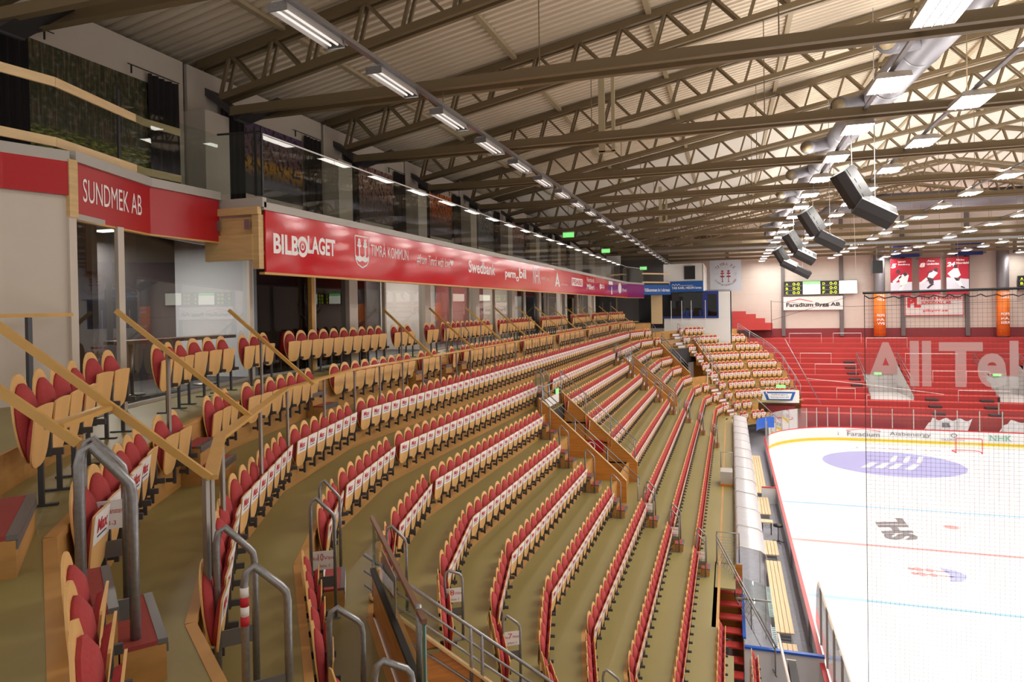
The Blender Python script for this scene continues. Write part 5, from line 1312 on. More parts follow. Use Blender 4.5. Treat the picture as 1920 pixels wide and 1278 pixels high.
# plexiglass round the far end and the near left corner
t = thing('rink_glass', 'clear protective glass with slim posts along the far end boards', 'rink glass', (10, 67, 1.2))
far_pts = [p for p in rink_outline(0.05, 12) if p[1] > RY1-RR-0.1]
fp = [(RXR+0.05, 52)]+far_pts+[(RXL-0.05, 55)]
gpts2 = run_pts(fp, 1.6)
mg = MB()
for i in range(len(gpts2)-1):
    a, b = gpts2[i], gpts2[i+1]
    m = MB(); m.quad((a.x, a.y, 1.2), (b.x, b.y, 1.2), (b.x, b.y, 2.95), (a.x, a.y, 2.95)); part('pane', m, G_plex, t)
    if i < 40: m = MB(); m.box(a.x-0.035, a.x+0.035, a.y-0.03, a.y+0.03, 1.2, 2.95); part('post', m, M_greycap, t)
t = thing('rink_glass', 'clear protective glass ending in a rounded pane beside the benches', 'rink glass', (2.75, 22, 1.2))
for i in range(7):
    y1 = 25.6-1.5*i; y0 = y1-1.5
    m = MB()
    if i == 0: m.add([(2.7, y0, 1.2), (2.7, y1, 1.2), (2.7, y1, 1.5), (2.7, y1-0.25, 2.5), (2.7, y1-0.7, 3.0), (2.7, y0, 3.1)], [(0,1,2,3,4,5)])
    else: m.quad((2.7, y0, 1.2), (2.7, y1, 1.2), (2.7, y1, 3.1), (2.7, y0, 3.1))
    part('pane', m, G_plex, t); m = MB(); m.box(2.67, 2.73, y0-0.03, y0+0.03, 1.2, 3.1); part('post', m, M_greycap, t)
m = MB(); m.box(2.68, 2.72, 15.1, 24.6, 3.09, 3.11); part('glass_top_edge', m, M_greycap, t)
# white club banners with prints draped over the far glass
for i, (x, w_, lab) in enumerate(((16.4, 3.3, 'crumpled white banner with a letter draped behind the far glass, left one'), (22.0, 5.5, 'long crumpled white banner draped behind the far glass, right one'))):
    t = thing('draped_banner', lab, 'banner', (x, 67.6, 1.3)); m = MB(); n = 22; v = []; f = []
    for a in range(n+1):
        xx = x+w_*a/n; h = 0.95+0.12*math.sin(a*0.9)-0.35*(a < 2)
        for z in (0, 0.5, 1): v.append((xx-0.35*(1-z), 67.44+0.03*math.sin(a*1.7+z*3), 1.2+h*z))
    for a in range(n):
        for q in (0, 1): b0_ = a*3+q; f.append((b0_, b0_+3, b0_+4, b0_+1))
    m.add(v, f); part('cloth', m, M_white, t)
    m = MB(); put_text(m, 'B' if i == 0 else 'IK SUPPORTERS', (x+w_*0.3, 67.38, 1.45), E0, EZ, w_*(0.2 if i == 0 else 0.6), 0.4, 0.02, bold=0.03); part('lettering', m, M_greyice, t)
# goal
t = thing('goal', 'red framed hockey goal with white net before the far boards', 'goal', (18.3, 63.8, 0))
m = MB(); m.tube([(17.4, 63.6, 0), (17.4, 63.6, 1.18), (17.45, 63.6, 1.22), (19.2, 63.6, 1.22), (19.25, 63.6, 1.18), (19.25, 63.6, 0)], 0.035, 8); part('frame', m, M_redpl, t, True)
m = MB(); m.tube([(17.4, 63.6, 0.05), (17.3, 64.4, 0.05), (17.7, 64.7, 0.05), (18.95, 64.7, 0.05), (19.35, 64.4, 0.05), (19.25, 63.6, 0.05)], 0.03, 6); part('base_frame', m, M_redpl, t, True)
m = MB()
for i in range(20):
    x = 17.4+1.85*i/19; m.tube([(x, 63.62, 1.2), (x, 64.2, 1.15), (x, 64.68, 0.05)], 0.005, 3)
for z in (0.3, 0.6, 0.9, 1.15): m.tube([(17.4, 64.2+0.45*(1-z), z), (19.25, 64.2+0.45*(1-z), z)], 0.005, 3)
part('net', m, M_lettering, t)
# ------------------------------------------------------------ benches between the stand and the boards
zW = fl(-1); xw = 0.05
m = MB(); m.box(xw-0.02, xw+0.04, 26.36, 60, -0.02, zW-0.06); struct('wall_bench_back', m, M_white)
m = MB(); m.box(xw, 2.66, 22, 60, -0.02, 0.1); struct('floor_bench', m, M_rfloor)
t = thing('bench_canopy', 'long grey translucent canopy over the players benches beside the walkway', 'canopy', (0.1, 42, 3.2))
y0c, y1c = 26.4, 58.0; CZ0, CZ1 = 3.35, 3.0
cv = MB(); prof = [(0.08, 2.75), (0.1, 3.3), (0.2, 3.42), (0.95, 3.3), (1.12, 3.18), (1.15, 3.0)]
ny = 24; v = []; f = []
for i in range(ny+1):
    for x, z in prof: v.append((x, y0c+(y1c-y0c)*i/ny, z+0.015*math.sin(i*2.1)))
for i in range(ny):
    for j in range(5): a = i*6+j; f.append((a, a+6, a+7, a+1))
cv.add(v, f); part('sheet', cv, M_canopy, t, True)
for i in range(13):
    y = y0c+(y1c-y0c)*i/12; m = MB(); m.tube([(x, y, z+0.02) for x, z in prof], 0.018, 5); part('rib', m, M_greycap, t)
for i in range(0, 13, 2):
    y = y0c+(y1c-y0c)*i/12; m = MB(); m.cyl((1.1, y, 0.1), (1.1, y, 3.05), 0.02, 6); part('post', m, M_greycap, t)
t = thing('clear_screen', 'clear plastic screen roof at the near end of the players bench', 'screen', (0.6, 24.5, 2.2))
m = MB(); m.quad((0.34, 23.2, 2.35), (1.25, 23.2, 2.1), (1.25, 26.2, 2.1), (0.34, 26.2, 2.35)); part('sheet', m, G_green, t)
m = MB(); m.box(0.1, 1.2, 24.6, 24.64, 2.2, 2.26); part('batten', m, M_greycap, t)
blab = ['nearest short pine bench behind the boards', 'long pine bench beside the canopy, second from the camera', 'third pine bench, beside the black stool', 'fourth pine bench behind the boards', 'farthest pine bench behind the boards']
for i, (a, b) in enumerate(((23.3, 25.2), (26.0, 33.2), (34.0, 36.0), (40.5, 44.0), (45.0, 56.0))):
    t = thing('players_bench', blab[i], 'bench', (1.7, a, 0.1), 0, 'players benches')
    for j in range(4):
        x = 1.42+0.16*j; m = MB(); m.box(x, x+0.14, a, b, 0.55, 0.6); part('slat', m, M_bench, t)
    for y in (a+0.25, b-0.25):
        m = MB(); m.box(1.5, 1.95, y-0.04, y+0.04, 0.1, 0.55); part('leg', m, M_galv, t)
for i, y in enumerate((25.35, 33.4, 39.6)):
    t = thing('wire_basket', 'grey wire basket between two pine benches, %s from the camera' % ordinal(i+1), 'basket', (1.7, y, 0.1), 0, 'wire baskets')
    m = MB(); 
    for z in (0.15, 0.3, 0.45, 0.58): m.tube([(1.48, y, z), (1.95, y, z), (1.95, y+0.5, z), (1.48, y+0.5, z), (1.48, y, z)], 0.008, 4)
    part('wires', m, M_galv, t)
    m = MB()
    for s_ in range(5): m.box(1.48+0.115*s_, 1.49+0.115*s_, y, y+0.5, 0.13, 0.14)
    part('bottom_grid', m, M_galv, t)
for i, (a, b) in enumerate(((23.3, 25.5), (26.2, 29.0))):
    t = thing('pale_rack', 'pale slotted bottle rack along the bench, %s' % ('nearest' if i == 0 else 'second'), 'rack', (1.3, a, 0.9), 0, 'bottle racks')
    m = MB()
    m.box(1.22, 1.24, a, b, 1.0, 1.05); m.box(1.36, 1.38, a, b, 1.0, 1.05)
    n = int((b-a)/0.14)
    for s_ in range(n): yy = a+0.14*s_; m.box(1.24, 1.36, yy, yy+0.05, 1.0, 1.05)
    part('slotted_shelf', m, mat('pale_blue_rack_%d' % i, (196,214,218), 0.5), t)
t = thing('swivel_stool', 'black swivel stool with footrest standing between the benches', 'stool', (2.2, 37.3, 0.1))
m = MB(); m.cyl((2.2, 37.3, 0.95), (2.2, 37.3, 1.03), 0.24, 14); part('seat', m, M_dark, t, True)
m = MB(); m.cyl((2.2, 37.3, 0.15), (2.2, 37.3, 0.95), 0.03, 8); part('column', m, M_galv, t, True)
for a in range(5):
    m = MB(); m.cyl((2.2, 37.3, 0.18), (2.2+0.3*math.cos(a*1.257), 37.3+0.3*math.sin(a*1.257), 0.13), 0.02, 6); part('leg', m, M_dark, t)
t = thing('small_table', 'small pale table top next to the black stool', 'table', (1.7, 38.3, 0.1))
m = MB(); m.box(1.4, 2.0, 38.0, 38.5, 0.85, 0.9); part('table_top', m, M_bench, t)
m = MB(); m.box(1.45, 1.5, 38.05, 38.1, 0.1, 0.85); m.box(1.9, 1.95, 38.4, 38.45, 0.1, 0.85); part('frame', m, M_dark, t)
t = thing('blue_edged_wall', 'white end wall with blue cap closing the players bench', 'barrier', (1.5, 23, 0))
m = MB(); m.box(0.3, 2.66, 22.9, 22.96, 0.0, 1.35); part('panel', m, M_board, t)
m = MB(); m.box(0.3, 2.66, 22.86, 23.0, 1.35, 1.42); part('cap', m, M_blue, t)
t = thing('blue_edged_wall', 'low white wall with blue edge between canopy and red stair well', 'barrier', (0.3, 24, 0))
m = MB(); m.box(0.28, 0.32, 23.0, 26.4, 0, 1.6); part('panel', m, M_board, t); m = MB(); m.box(0.25, 0.35, 23.0, 26.4, 1.6, 1.66); part('cap', m, M_blue, t)
for i, (y, lab) in enumerate(((48, 'farthest'), (44.6, 'second farthest'), (33.8, 'middle'), (26.2, 'nearest'))):
    t = thing('bench_gate', '%s grey gate in the boards beside the players benches' % lab, 'gate', (2.6, y, 0), 0, 'bench gates')
    m = MB(); m.box(2.58, 2.62, y, y+0.75, 0.15, 1.1); part('leaf', m, M_board, t)
    m = MB(); m.box(2.52, 2.58, y-0.02, y+0.05, 0.15, 1.15); part('hinge_post', m, M_galv, t)
t = thing('red_gate', 'red topped gate standing across the far end of the benches', 'gate', (2, 44.4, 0)); m = MB(); m.box(1.7, 2.66, 44.38, 44.42, 0.1, 1.1); part('leaf', m, M_board, t); m = MB(); m.box(1.7, 2.66, 44.35, 44.45, 1.1, 1.16); part('cap', m, M_redpl, t)
# stair well at the near end of the walkway
t = thing('mesh_gate', 'galvanised mesh gate across the walkway beside the canopy', 'gate', (-0.2, 26.6, zW))
m = MB(); m.tube([(-0.6, 26.5, zW), (-0.6, 26.5, zW+1.1), (0.2, 26.5, zW+1.1), (0.2, 26.5, zW)], 0.025, 8); part('frame', m, M_galv, t, True)
m = MB()
for i in range(8): m.cyl((-0.5, 26.5, zW+0.15+0.11*i), (0.12, 26.5, zW+0.15+0.11*i), 0.006, 4)
part('wire_mesh', m, M_galv, t)
t = thing('stair_railing', 'galvanised mesh-filled railing descending the red stair to the benches', 'railing', (-0.55, 24, zW))
A, B = (-0.62, 26.3, zW+1.05), (1.25, 22.7, 1.6)
m = MB(); m.tube([A, B], 0.028, 8); part('top_rail', m, M_galv, t, True); m = MB(); m.tube([(A[0], A[1], A[2]-0.18), (B[0], B[1], B[2]-0.18)], 0.02, 6); part('mid_rail', m, M_galv, t, True); m = MB(); m.tube([(A[0], A[1], A[2]-0.95), (B[0], B[1], B[2]-0.95)], 0.02, 6); part('lower_rail', m, M_galv, t, True)
for f_ in (0.01, 0.35, 0.62, 0.98):
    P = lerp3(A, B, f_); m = MB(); m.cyl((P[0], P[1], P[2]-1.0), P, 0.022, 6); part('post', m, M_galv, t, True)
m = MB()
for i in range(16):
    f_ = 0.03+0.58*i/16; g_ = min(0.98, f_+0.1)
    P, Q = lerp3(A, B, f_), lerp3(A, B, g_); m.cyl((P[0], P[1], P[2]-0.2), (Q[0], Q[1], Q[2]-0.95), 0.006, 4); m.cyl((P[0], P[1], P[2]-0.95), (Q[0], Q[1], Q[2]-0.2), 0.006, 4)
part('wire_mesh', m, M_galv, t)
m = MB()
for i in range(9): m.box(-0.62, 0.26, 25.9-0.42*i-0.42, 25.9-0.42*i, zW-0.28*(i+1)-0.05, zW-0.28*(i+1))
struct('floor_red_stair', m, M_terr)
m = MB(); m.box(-0.66, -0.62, 21.0, 26.4, 0.0, zW); m.box(-0.62, 0.3, 26.3, 26.36, 0, zW); struct('wall_stair_well', m, M_timber)
t = thing('white_pole', 'white metal pole leaning at the near end of the bench wall', 'pole', (1.33, 21.7, 1))
m = MB(); m.cyl((1.28, 22.3, 2.2), (1.42, 19.5, 2.0), 0.045, 8); part('pole', m, M_white, t, True)
t = thing('door_closer', 'dark grey box-shaped latch beside the white pole', 'latch', (1.7, 21, 1.3)); m = MB(); m.box(1.5, 1.72, 20.3, 21.6, 1.45, 1.8); part('box', m, M_dgrey, t)
m = MB(); m.tube([(1.45, 21.3, 1.8), (1.45, 21.3, 1.95), (1.7, 21.3, 1.95)], 0.02, 6); part('handle', m, M_white, t)
# walkway hatch boxes
t = thing('side_cabinet', 'white panelled stair hatch beside the walkway farther along the canopy', 'hatch', (-0.3, 38, zW))
m = MB(); m.box(-0.62, 0.0, 37.6, 38.6, zW, zW+0.75); part('panel', m, M_greycap, t); m = MB(); m.box(-0.66, 0.02, 37.5, 37.6, zW, zW+0.12); part('wood_foot', m, M_timber, t)
m = MB(); m.tube([(-0.6, 38.6, zW+0.75), (-0.6, 38.6, zW+1.6), (0, 38.6, zW+1.6), (0, 38.6, zW+0.75)], 0.025, 6); part('rail_frame', m, M_galv, t, True)
# blue boards at the far end of the canopy
t = thing('curved_blue_board', 'curved blue advertising board at the far end of the bench canopy', 'sign', (2.2, 60, 3))
m = MB(); v = []; 
for i in range(9):
    a = PI*0.5+PI*0.5*i/8; v += [(3.4+1.5*math.cos(a), 58.5+2.5*math.sin(a), 2.0), (3.4+1.5*math.cos(a), 58.5+2.5*math.sin(a), 2.9)]
m.add(v, [(2*i, 2*i+2, 2*i+3, 2*i+1) for i in range(8)]); part('board', m, M_blue, t)
# ------------------------------------------------------------ protective net behind the near goal
NY = 11.5; NXL, NZT = 1.93, 12.56
t = thing('protective_net', 'large dark protective net hanging in front of the right side of the rink', 'net', (NXL, NY, 3))
m = MB(); z = 3.0; wd = 0.0014
x = 1.95
NX1 = 4.6
while x < NX1:
    m.add([(x-wd, NY, 3.0), (x+wd, NY, 3.0), (x+wd, NY, NZT), (x-wd, NY, NZT)], [(0,1,2,3)]); x += 0.062
z = 3.0
while z < NZT:
    m.add([(1.95, NY, z-wd), (NX1, NY, z-wd), (NX1, NY, z+wd), (1.95, NY, z+wd)], [(0,1,2,3)]); z += 0.062
part('mesh', m, M_net, t)
m = MB(); m.cyl((1.93, NY, NZT), (NX1, NY, NZT+0.03), 0.022, 6); part('head_cable', m, M_dark, t)
m = MB(); m.cyl((1.95, NY, 3.0), (1.95, NY, NZT), 0.005, 5); part('edge_cord', m, M_dark, t)
m = MB(); n = 40; pts = [(1.95+(NX1-1.95)*i/n, NY-0.02, NZT-0.04-0.05*abs(math.sin(i*1.1))) for i in range(n+1)]; m.tube(pts, 0.008, 4); part('looped_cord', m, M_dark, t)
t = thing('net_lettering', 'huge sheer white letters hanging on the protective net before the red terrace', 'lettering', (1.95, NY, 11.1))
for ch, x, wd, h in (('A', 1.95, 0.56, 0.66), ('l', 2.55, 0.12, 0.68), ('l', 2.71, 0.12, 0.68), ('T', 2.93, 0.56, 0.66), ('e', 3.42, 0.36, 0.5), ('l', 3.82, 0.11, 0.68), ('e', 3.98, 0.4, 0.5)):
    m = MB(); put_text(m, ch, (x, NY-0.03, 11.15), Vector((1, 0, 0)), Vector((0, 0, 1)), wd, h, 0.0, bold=0.03 if ch != 'l' else 0.0, res=4); part('letter', m, M_veil, t)
# ------------------------------------------------------------ far wall, red terraces, corner box
FY = 86.0
m = MB(); m.box(-14, 49, FY, FY+0.2, -0.3, 25); struct('wall_far', m, M_wall)
for i in range(8):
    x = -0.3+6.25*i; 
    m = MB(); m.box(x-0.2, x+0.2, FY-0.3, FY, 8.6, 24 if i else 20); struct('trim_column_far', m, M_col)
m = MB()
for z in (11.6, 13.6, 15.6, 17.6): m.box(-13, 48, FY-0.012, FY-0.0, z, z+0.02)
struct('trim_panel_joint', m, M_greycap)
# terraces
NT = 13; TZ0, TZ1, TY0, TY1 = 2.2, 8.45, 68.6, 83.0
dzs, dys = (TZ1-TZ0)/NT, (TY1-TY0)/NT
VOM = [(12.65, 16.3), (23.2, 26.9)]
def in_vom(i): return 3 <= i <= 8
riser, tread = MB(), MB()
for i in range(NT+1):
    y = TY0+dys*i; z0, z1 = (TZ0+dzs*(i-1) if i else 0.0), TZ0+dzs*i
    xl = 0.2 if y > 71.2 else 5.6-(71.2-y)*0.0
    segs = [(xl, 12.65), (16.3, 23.2), (26.9, 42)] if in_vom(i) else [(xl, 42)]
    for a, b in segs:
        riser.add([(a, y, z0), (b, y, z0), (b, y, z1), (a, y, z1)], [(0,1,2,3)])
        ye = y+dys if i < NT else FY
        tread.add([(a, y, z1), (b, y, z1), (b, ye, z1), (a, ye, z1)], [(0,1,2,3)])
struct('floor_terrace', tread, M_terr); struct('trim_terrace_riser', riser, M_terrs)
m = MB()
for xe, zt_ in ((1.75, 11.6), (2.85, 11.25), (3.85, 10.75), (4.65, 10.2)): m.box(0.2, xe, FY-1.0-(12-zt_)*0.5, FY, 9.4, zt_)
m.box(0.2, 42, FY-0.05, FY-0.0, 9.4, 9.5); struct('floor_terrace_corner', m, M_terr)
m = MB(); m.box(0.2, 48, FY-0.06, FY-0.0, 8.3, 9.5); struct('wall_far_painted', m, M_maroon)
# vomitory openings in the terrace: pale walls, exit lamp, railing
for i, (a, b) in enumerate(VOM):
    nm = ('left', 'right')[i]
    y0 = TY0+dys*3; z0 = TZ0+dzs*2; y1 = TY0+dys*9; z1 = TZ0+dzs*8
    m = MB(); m.quad((a, y1, z0), (b, y1, z0), (b, y1, z1), (a, y1, z1)); m.quad((a, y0, z0), (b, y0, z0), (b, y1, z0), (a, y1, z0)); m.quad((a, y0, z0), (a, y1, z0), (a, y1, z1), (a, y0, z0+0.4)); m.quad((b, y0, z0), (b, y1, z0), (b, y1, z1), (b, y0, z0+0.4)); struct('wall_terrace_opening', m, mat('pale_grey_concrete_%d' % i, (186,180,178), 0.7))
    m = MB(); m.box(a, b, y1-0.05, y1, z1-1.1, z1); struct('trim_terrace_lintel', m, M_terrs)
    t = thing('exit_sign', 'lit exit sign in the %s opening of the red terrace' % nm, 'sign', ((a+b)/2, y1-0.1, z1-0.8)); m = MB(); m.box((a+b)/2-0.35, (a+b)/2+0.35, y1-0.16, y1-0.06, z1-1.15, z1-0.9); part('face', m, M_green, t)
    t = thing('terrace_railing', 'galvanised railing round the %s opening of the red terrace' % nm, 'railing', (a, y1, z1))
    zt_ = z1+1.1
    for h in (0, 0.5):
        m = MB(); m.tube([(a-0.1, y0+0.5, z0+1.7-h), (a-0.1, y1+0.1, zt_-h), (b+0.1, y1+0.1, zt_-h), (b+0.1, y0+0.5, z0+1.7-h)], 0.035, 6); part('rail', m, M_galv, t, True)
    for x, y, z in ((a-0.1, y1+0.1, z1), (b+0.1, y1+0.1, z1), ((a+b)/2, y1+0.1, z1), (a-0.1, y0+0.5, z0+0.6), (b+0.1, y0+0.5, z0+0.6)):
        m = MB(); m.cyl((x, y, z), (x, y, z+1.1), 0.03, 6); part('post', m, M_galv, t)
# crush barriers
BAR = [(1480, 607, 606, 1, 482), ]
bars = [(6.3, 9.6, 12), (10.8, 13.6, 12.4), (16.9, 21.5, 8), (13.9, 17.8, 11), (8.2, 12.0, 6), (7.0, 10.0, 8.5), (9.6, 11.2, 2), (12.0, 15.5, 1), (18.5, 20.4, 5.3), (21.3, 23.2, 5.3), (19.7, 23.7, 2), (26.5, 30, 3)]
for i, (a, b, s_) in enumerate(bars):
    k_ = int(s_); y = TY0+dys*k_+0.35; z = TZ0+dzs*k_
    t = thing('crush_barrier', 'thin white crush barrier on the red terrace, %s of the twelve' % ordinal(i+1), 'barrier', (a, y, z), 0, 'crush barriers')
    m = MB(); m.tube([(a, y, z), (a, y, z+1.1), (b, y, z+1.1), (b, y, z)], 0.03, 6); part('frame', m, M_white, t, True)
t = thing('long_handrail', 'long slanting white handrail low on the red terrace', 'handrail', (8, 70, 4)); m = MB(); m.tube([(7.2, TY0+dys*4, 4.95), (12, TY0+dys*3, 4.6), (18.5, TY0+dys*2, 3.9)], 0.03, 6); part('rail', m, M_white, t, True)
for s_ in range(4):
    t = thing('gangway_steps', 'dark gangway step marks on the red terrace, %s column' % ordinal(s_+1), 'steps', (11.5, 70, 3), 0, 'gangway step marks')
    x = (11.3, 17.2, 21.6, 27.8)[s_]; rng = (range(5, 10), range(1, 4), range(1, 4), range(1, 5))[s_]
    for k_ in rng:
        m = MB(); m.box(x, x+1.0, TY0+dys*k_-0.45, TY0+dys*k_-0.01, TZ0+dzs*(k_-1)+0.005, TZ0+dzs*(k_-1)+0.2); part('step', m, M_dgrey, t)
# red base wall beneath the terrace, with red gate side
m = MB(); m.box(3.2, 5.6, 67.9, 68.6, 0, 2.9); m.box(5.6, 42, 68.55, 68.6, 0, TZ0); struct('wall_terrace_base', m, M_terrs)
# sponsor board at the foot of the far block
t = thing('sponsor_board', 'white sponsor board with blue slanted frame below the far block', 'sign', (3.5, 66, 3.9))
O_ = Vector((2.5, 66.3, 3.35)); ex = Vector((1, 0.12, 0)).normalized(); 
m = MB(); m.obox(O_, ex*3.4, Vector((0, 0.05, 0)), (0,0,1.15)); part('board', m, M_white, t)
m = MB(); put_poly(m, [(0.3, 1.0), (3.1, 1.0), (2.8, 0.2), (0.6, 0.2)][::-1], O_, ex, EZ, 0.01); part('blue_frame', m, M_sblue, t)
m = MB(); put_poly(m, [(0.62, 0.86), (2.8, 0.86), (2.62, 0.34), (0.8, 0.34)][::-1], O_, ex, EZ, 0.016); part('white_inner', m, M_white, t)
m = MB(); put_text(m, 'Selbergers', O_+ex*1.0+EZ*0.64, ex, EZ, 1.4, 0.2, 0.02); put_text(m, 'Entreprenad AB', O_+ex*0.95+EZ*0.42, ex, EZ, 1.55, 0.17, 0.02); part('lettering', m, M_sblue, t)
t = thing('exit_sign', 'small lit exit sign above the white sponsor board', 'sign', (4, 66.2, 4.7)); m = MB(); m.box(3.9, 4.7, 66.2, 66.26, 4.75, 5.0); part('face', m, M_green, t)
t = thing('guard_railing', 'grey glass-filled railing above the sponsor board at the block foot', 'railing', (2.2, 66.4, 4.6))
m = MB(); m.tube([(1.6, 66.6, fl(0)+1.1), (5.6, 67.6, fl(0)+1.1)], 0.03, 6); m2 = MB(); m2.tube([(1.6, 66.6, fl(0)+0.2), (5.6, 67.6, fl(0)+0.2)], 0.025, 6); part('top_rail', m, M_galv, t, True); part('lower_rail', m2, M_galv, t, True)
for i in range(6):
    f_ = i/5; m = MB(); m.cyl((1.6+4*f_, 66.6+f_, fl(0)), (1.6+4*f_, 66.6+f_, fl(0)+1.1), 0.025, 6); part('post', m, M_galv, t)
m = MB(); m.quad((1.6, 66.6, fl(0)+0.2), (5.6, 67.6, fl(0)+0.2), (5.6, 67.6, fl(0)+1.05), (1.6, 66.6, fl(0)+1.05)); part('pane', m, G_clear, t)
t = thing('stair_railing', 'single white stair rail sloping from block foot to the red terrace', 'railing', (6, 68, 4)); m = MB(); m.tube([(5.0, 70.6, 9.0), (7.9, 68.5, 3.0)], 0.04, 6); part('rail', m, M_galv, t, True)
t = thing('stair_railing', 'short pale rail in front of the curved blue board', 'railing', (1.7, 64, 3)); m = MB(); m.tube([(0.9, 64.5, 5.1), (3.9, 63.0, 2.4)], 0.03, 6); part('rail', m, M_galv, t, True)
# scoreboards
def board_text(t, txt, x, z, w_, h, mm, y, nm='lettering', **kw):
    m = MB(); put_text(m, txt, (x, y, z), E0, EZ, w_, h, 0.01, **kw); return part(nm, m, mm, t)
def scoreboard(x0, label):
    t = thing('scoreboard', label, 'scoreboard', (x0, FY-0.5, 13.2), 0, 'scoreboards')
    m = MB(); m.box(x0, x0+7.8, FY-0.55, FY-0.3, 13.45, 15.0); part('case', m, M_dark, t)
    for j, ls in ((0, 'ABC'), (3.95, 'DEF')):
        for i, c_ in enumerate(ls):
            z = 14.55-0.5*i; board_text(t, c_, x0+0.2+j, z, 0.25, 0.25, M_ledy, FY-0.56); board_text(t, '0-0', x0+0.95+j, z-0.02, 0.75, 0.32, M_ledy, FY-0.56)
            m = MB(); m.box(x0+0.1+j, x0+1.9+j, FY-0.565, FY-0.555, z-0.1, z-0.07); part('divider', m, M_greycap, t)
    for j in (2.05, 5.9):
        m = MB(); m.box(x0+j, x0+j+1.85, FY-0.57, FY-0.55, 13.48, 14.95); part('screen', m, M_led, t)
    m = MB(); m.box(x0+2.05, x0+3.9, FY-0.575, FY-0.57, 14.6, 14.95); part('green_band', m, M_green, t)
scoreboard(6.02, 'scoreboard with yellow zeros and white screens above the white banner'); scoreboard(29.3, 'partly visible scoreboard at the right edge')
# banners on the far wall
t = thing('wall_banner', 'white banner with a red roof line and black lettering under the scoreboard', 'banner', (6, FY-0.4, 11.7))
m = MB(); m.box(5.95, 12.3, FY-0.42, FY-0.38, 11.65, 13.22); part('cloth', m, M_white, t)
board_text(t, 'Faradium', 6.25, 12.02, 2.9, 0.48, M_dark, FY-0.43, bold=0.03); board_text(t, 'Bygg AB', 9.4, 11.98, 2.6, 0.52, M_dark, FY-0.43, bold=0.03)
m = MB(); put_poly(m, [(6.3, 12.58), (7.7, 12.9), (9.1, 12.58), (9.1, 12.65), (7.7, 12.99), (6.3, 12.65)], (0, FY-0.43, 0), E0, EZ, 0.01); part('roof_line', m, M_redpl, t)
t = thing('wall_banner', 'framed banner with red lettering between two grey columns', 'banner', (18.7, FY-0.4, 11))
m = MB(); m.box(18.6, 24.3, FY-0.32, FY-0.28, 10.85, 13.15); part('cloth', m, M_white, t)
m = MB(); 
for a, b, c, d in ((18.62, 24.28, 10.87, 10.93), (18.62, 24.28, 13.07, 13.13), (18.62, 18.68, 10.87, 13.13), (24.22, 24.28, 10.87, 13.13)): m.box(a, b, FY-0.335, FY-0.32, c, d)
part('red_border', m, M_redpl, t)
board_text(t, 'PL', 18.85, 11.75, 1.35, 1.15, M_redpl, FY-0.33, bold=0.06)
board_text(t, 'BYGG & INREDNING', 20.2, 12.6, 3.9, 0.34, M_redpl, FY-0.33, bold=0.04); board_text(t, 'SUNDSVALL AB', 20.2, 12.1, 2.9, 0.34, M_redpl, FY-0.33, bold=0.04)
board_text(t, 'plbygg.se', 20.4, 11.2, 2.4, 0.34, M_redpl, FY-0.33, bold=0.02)
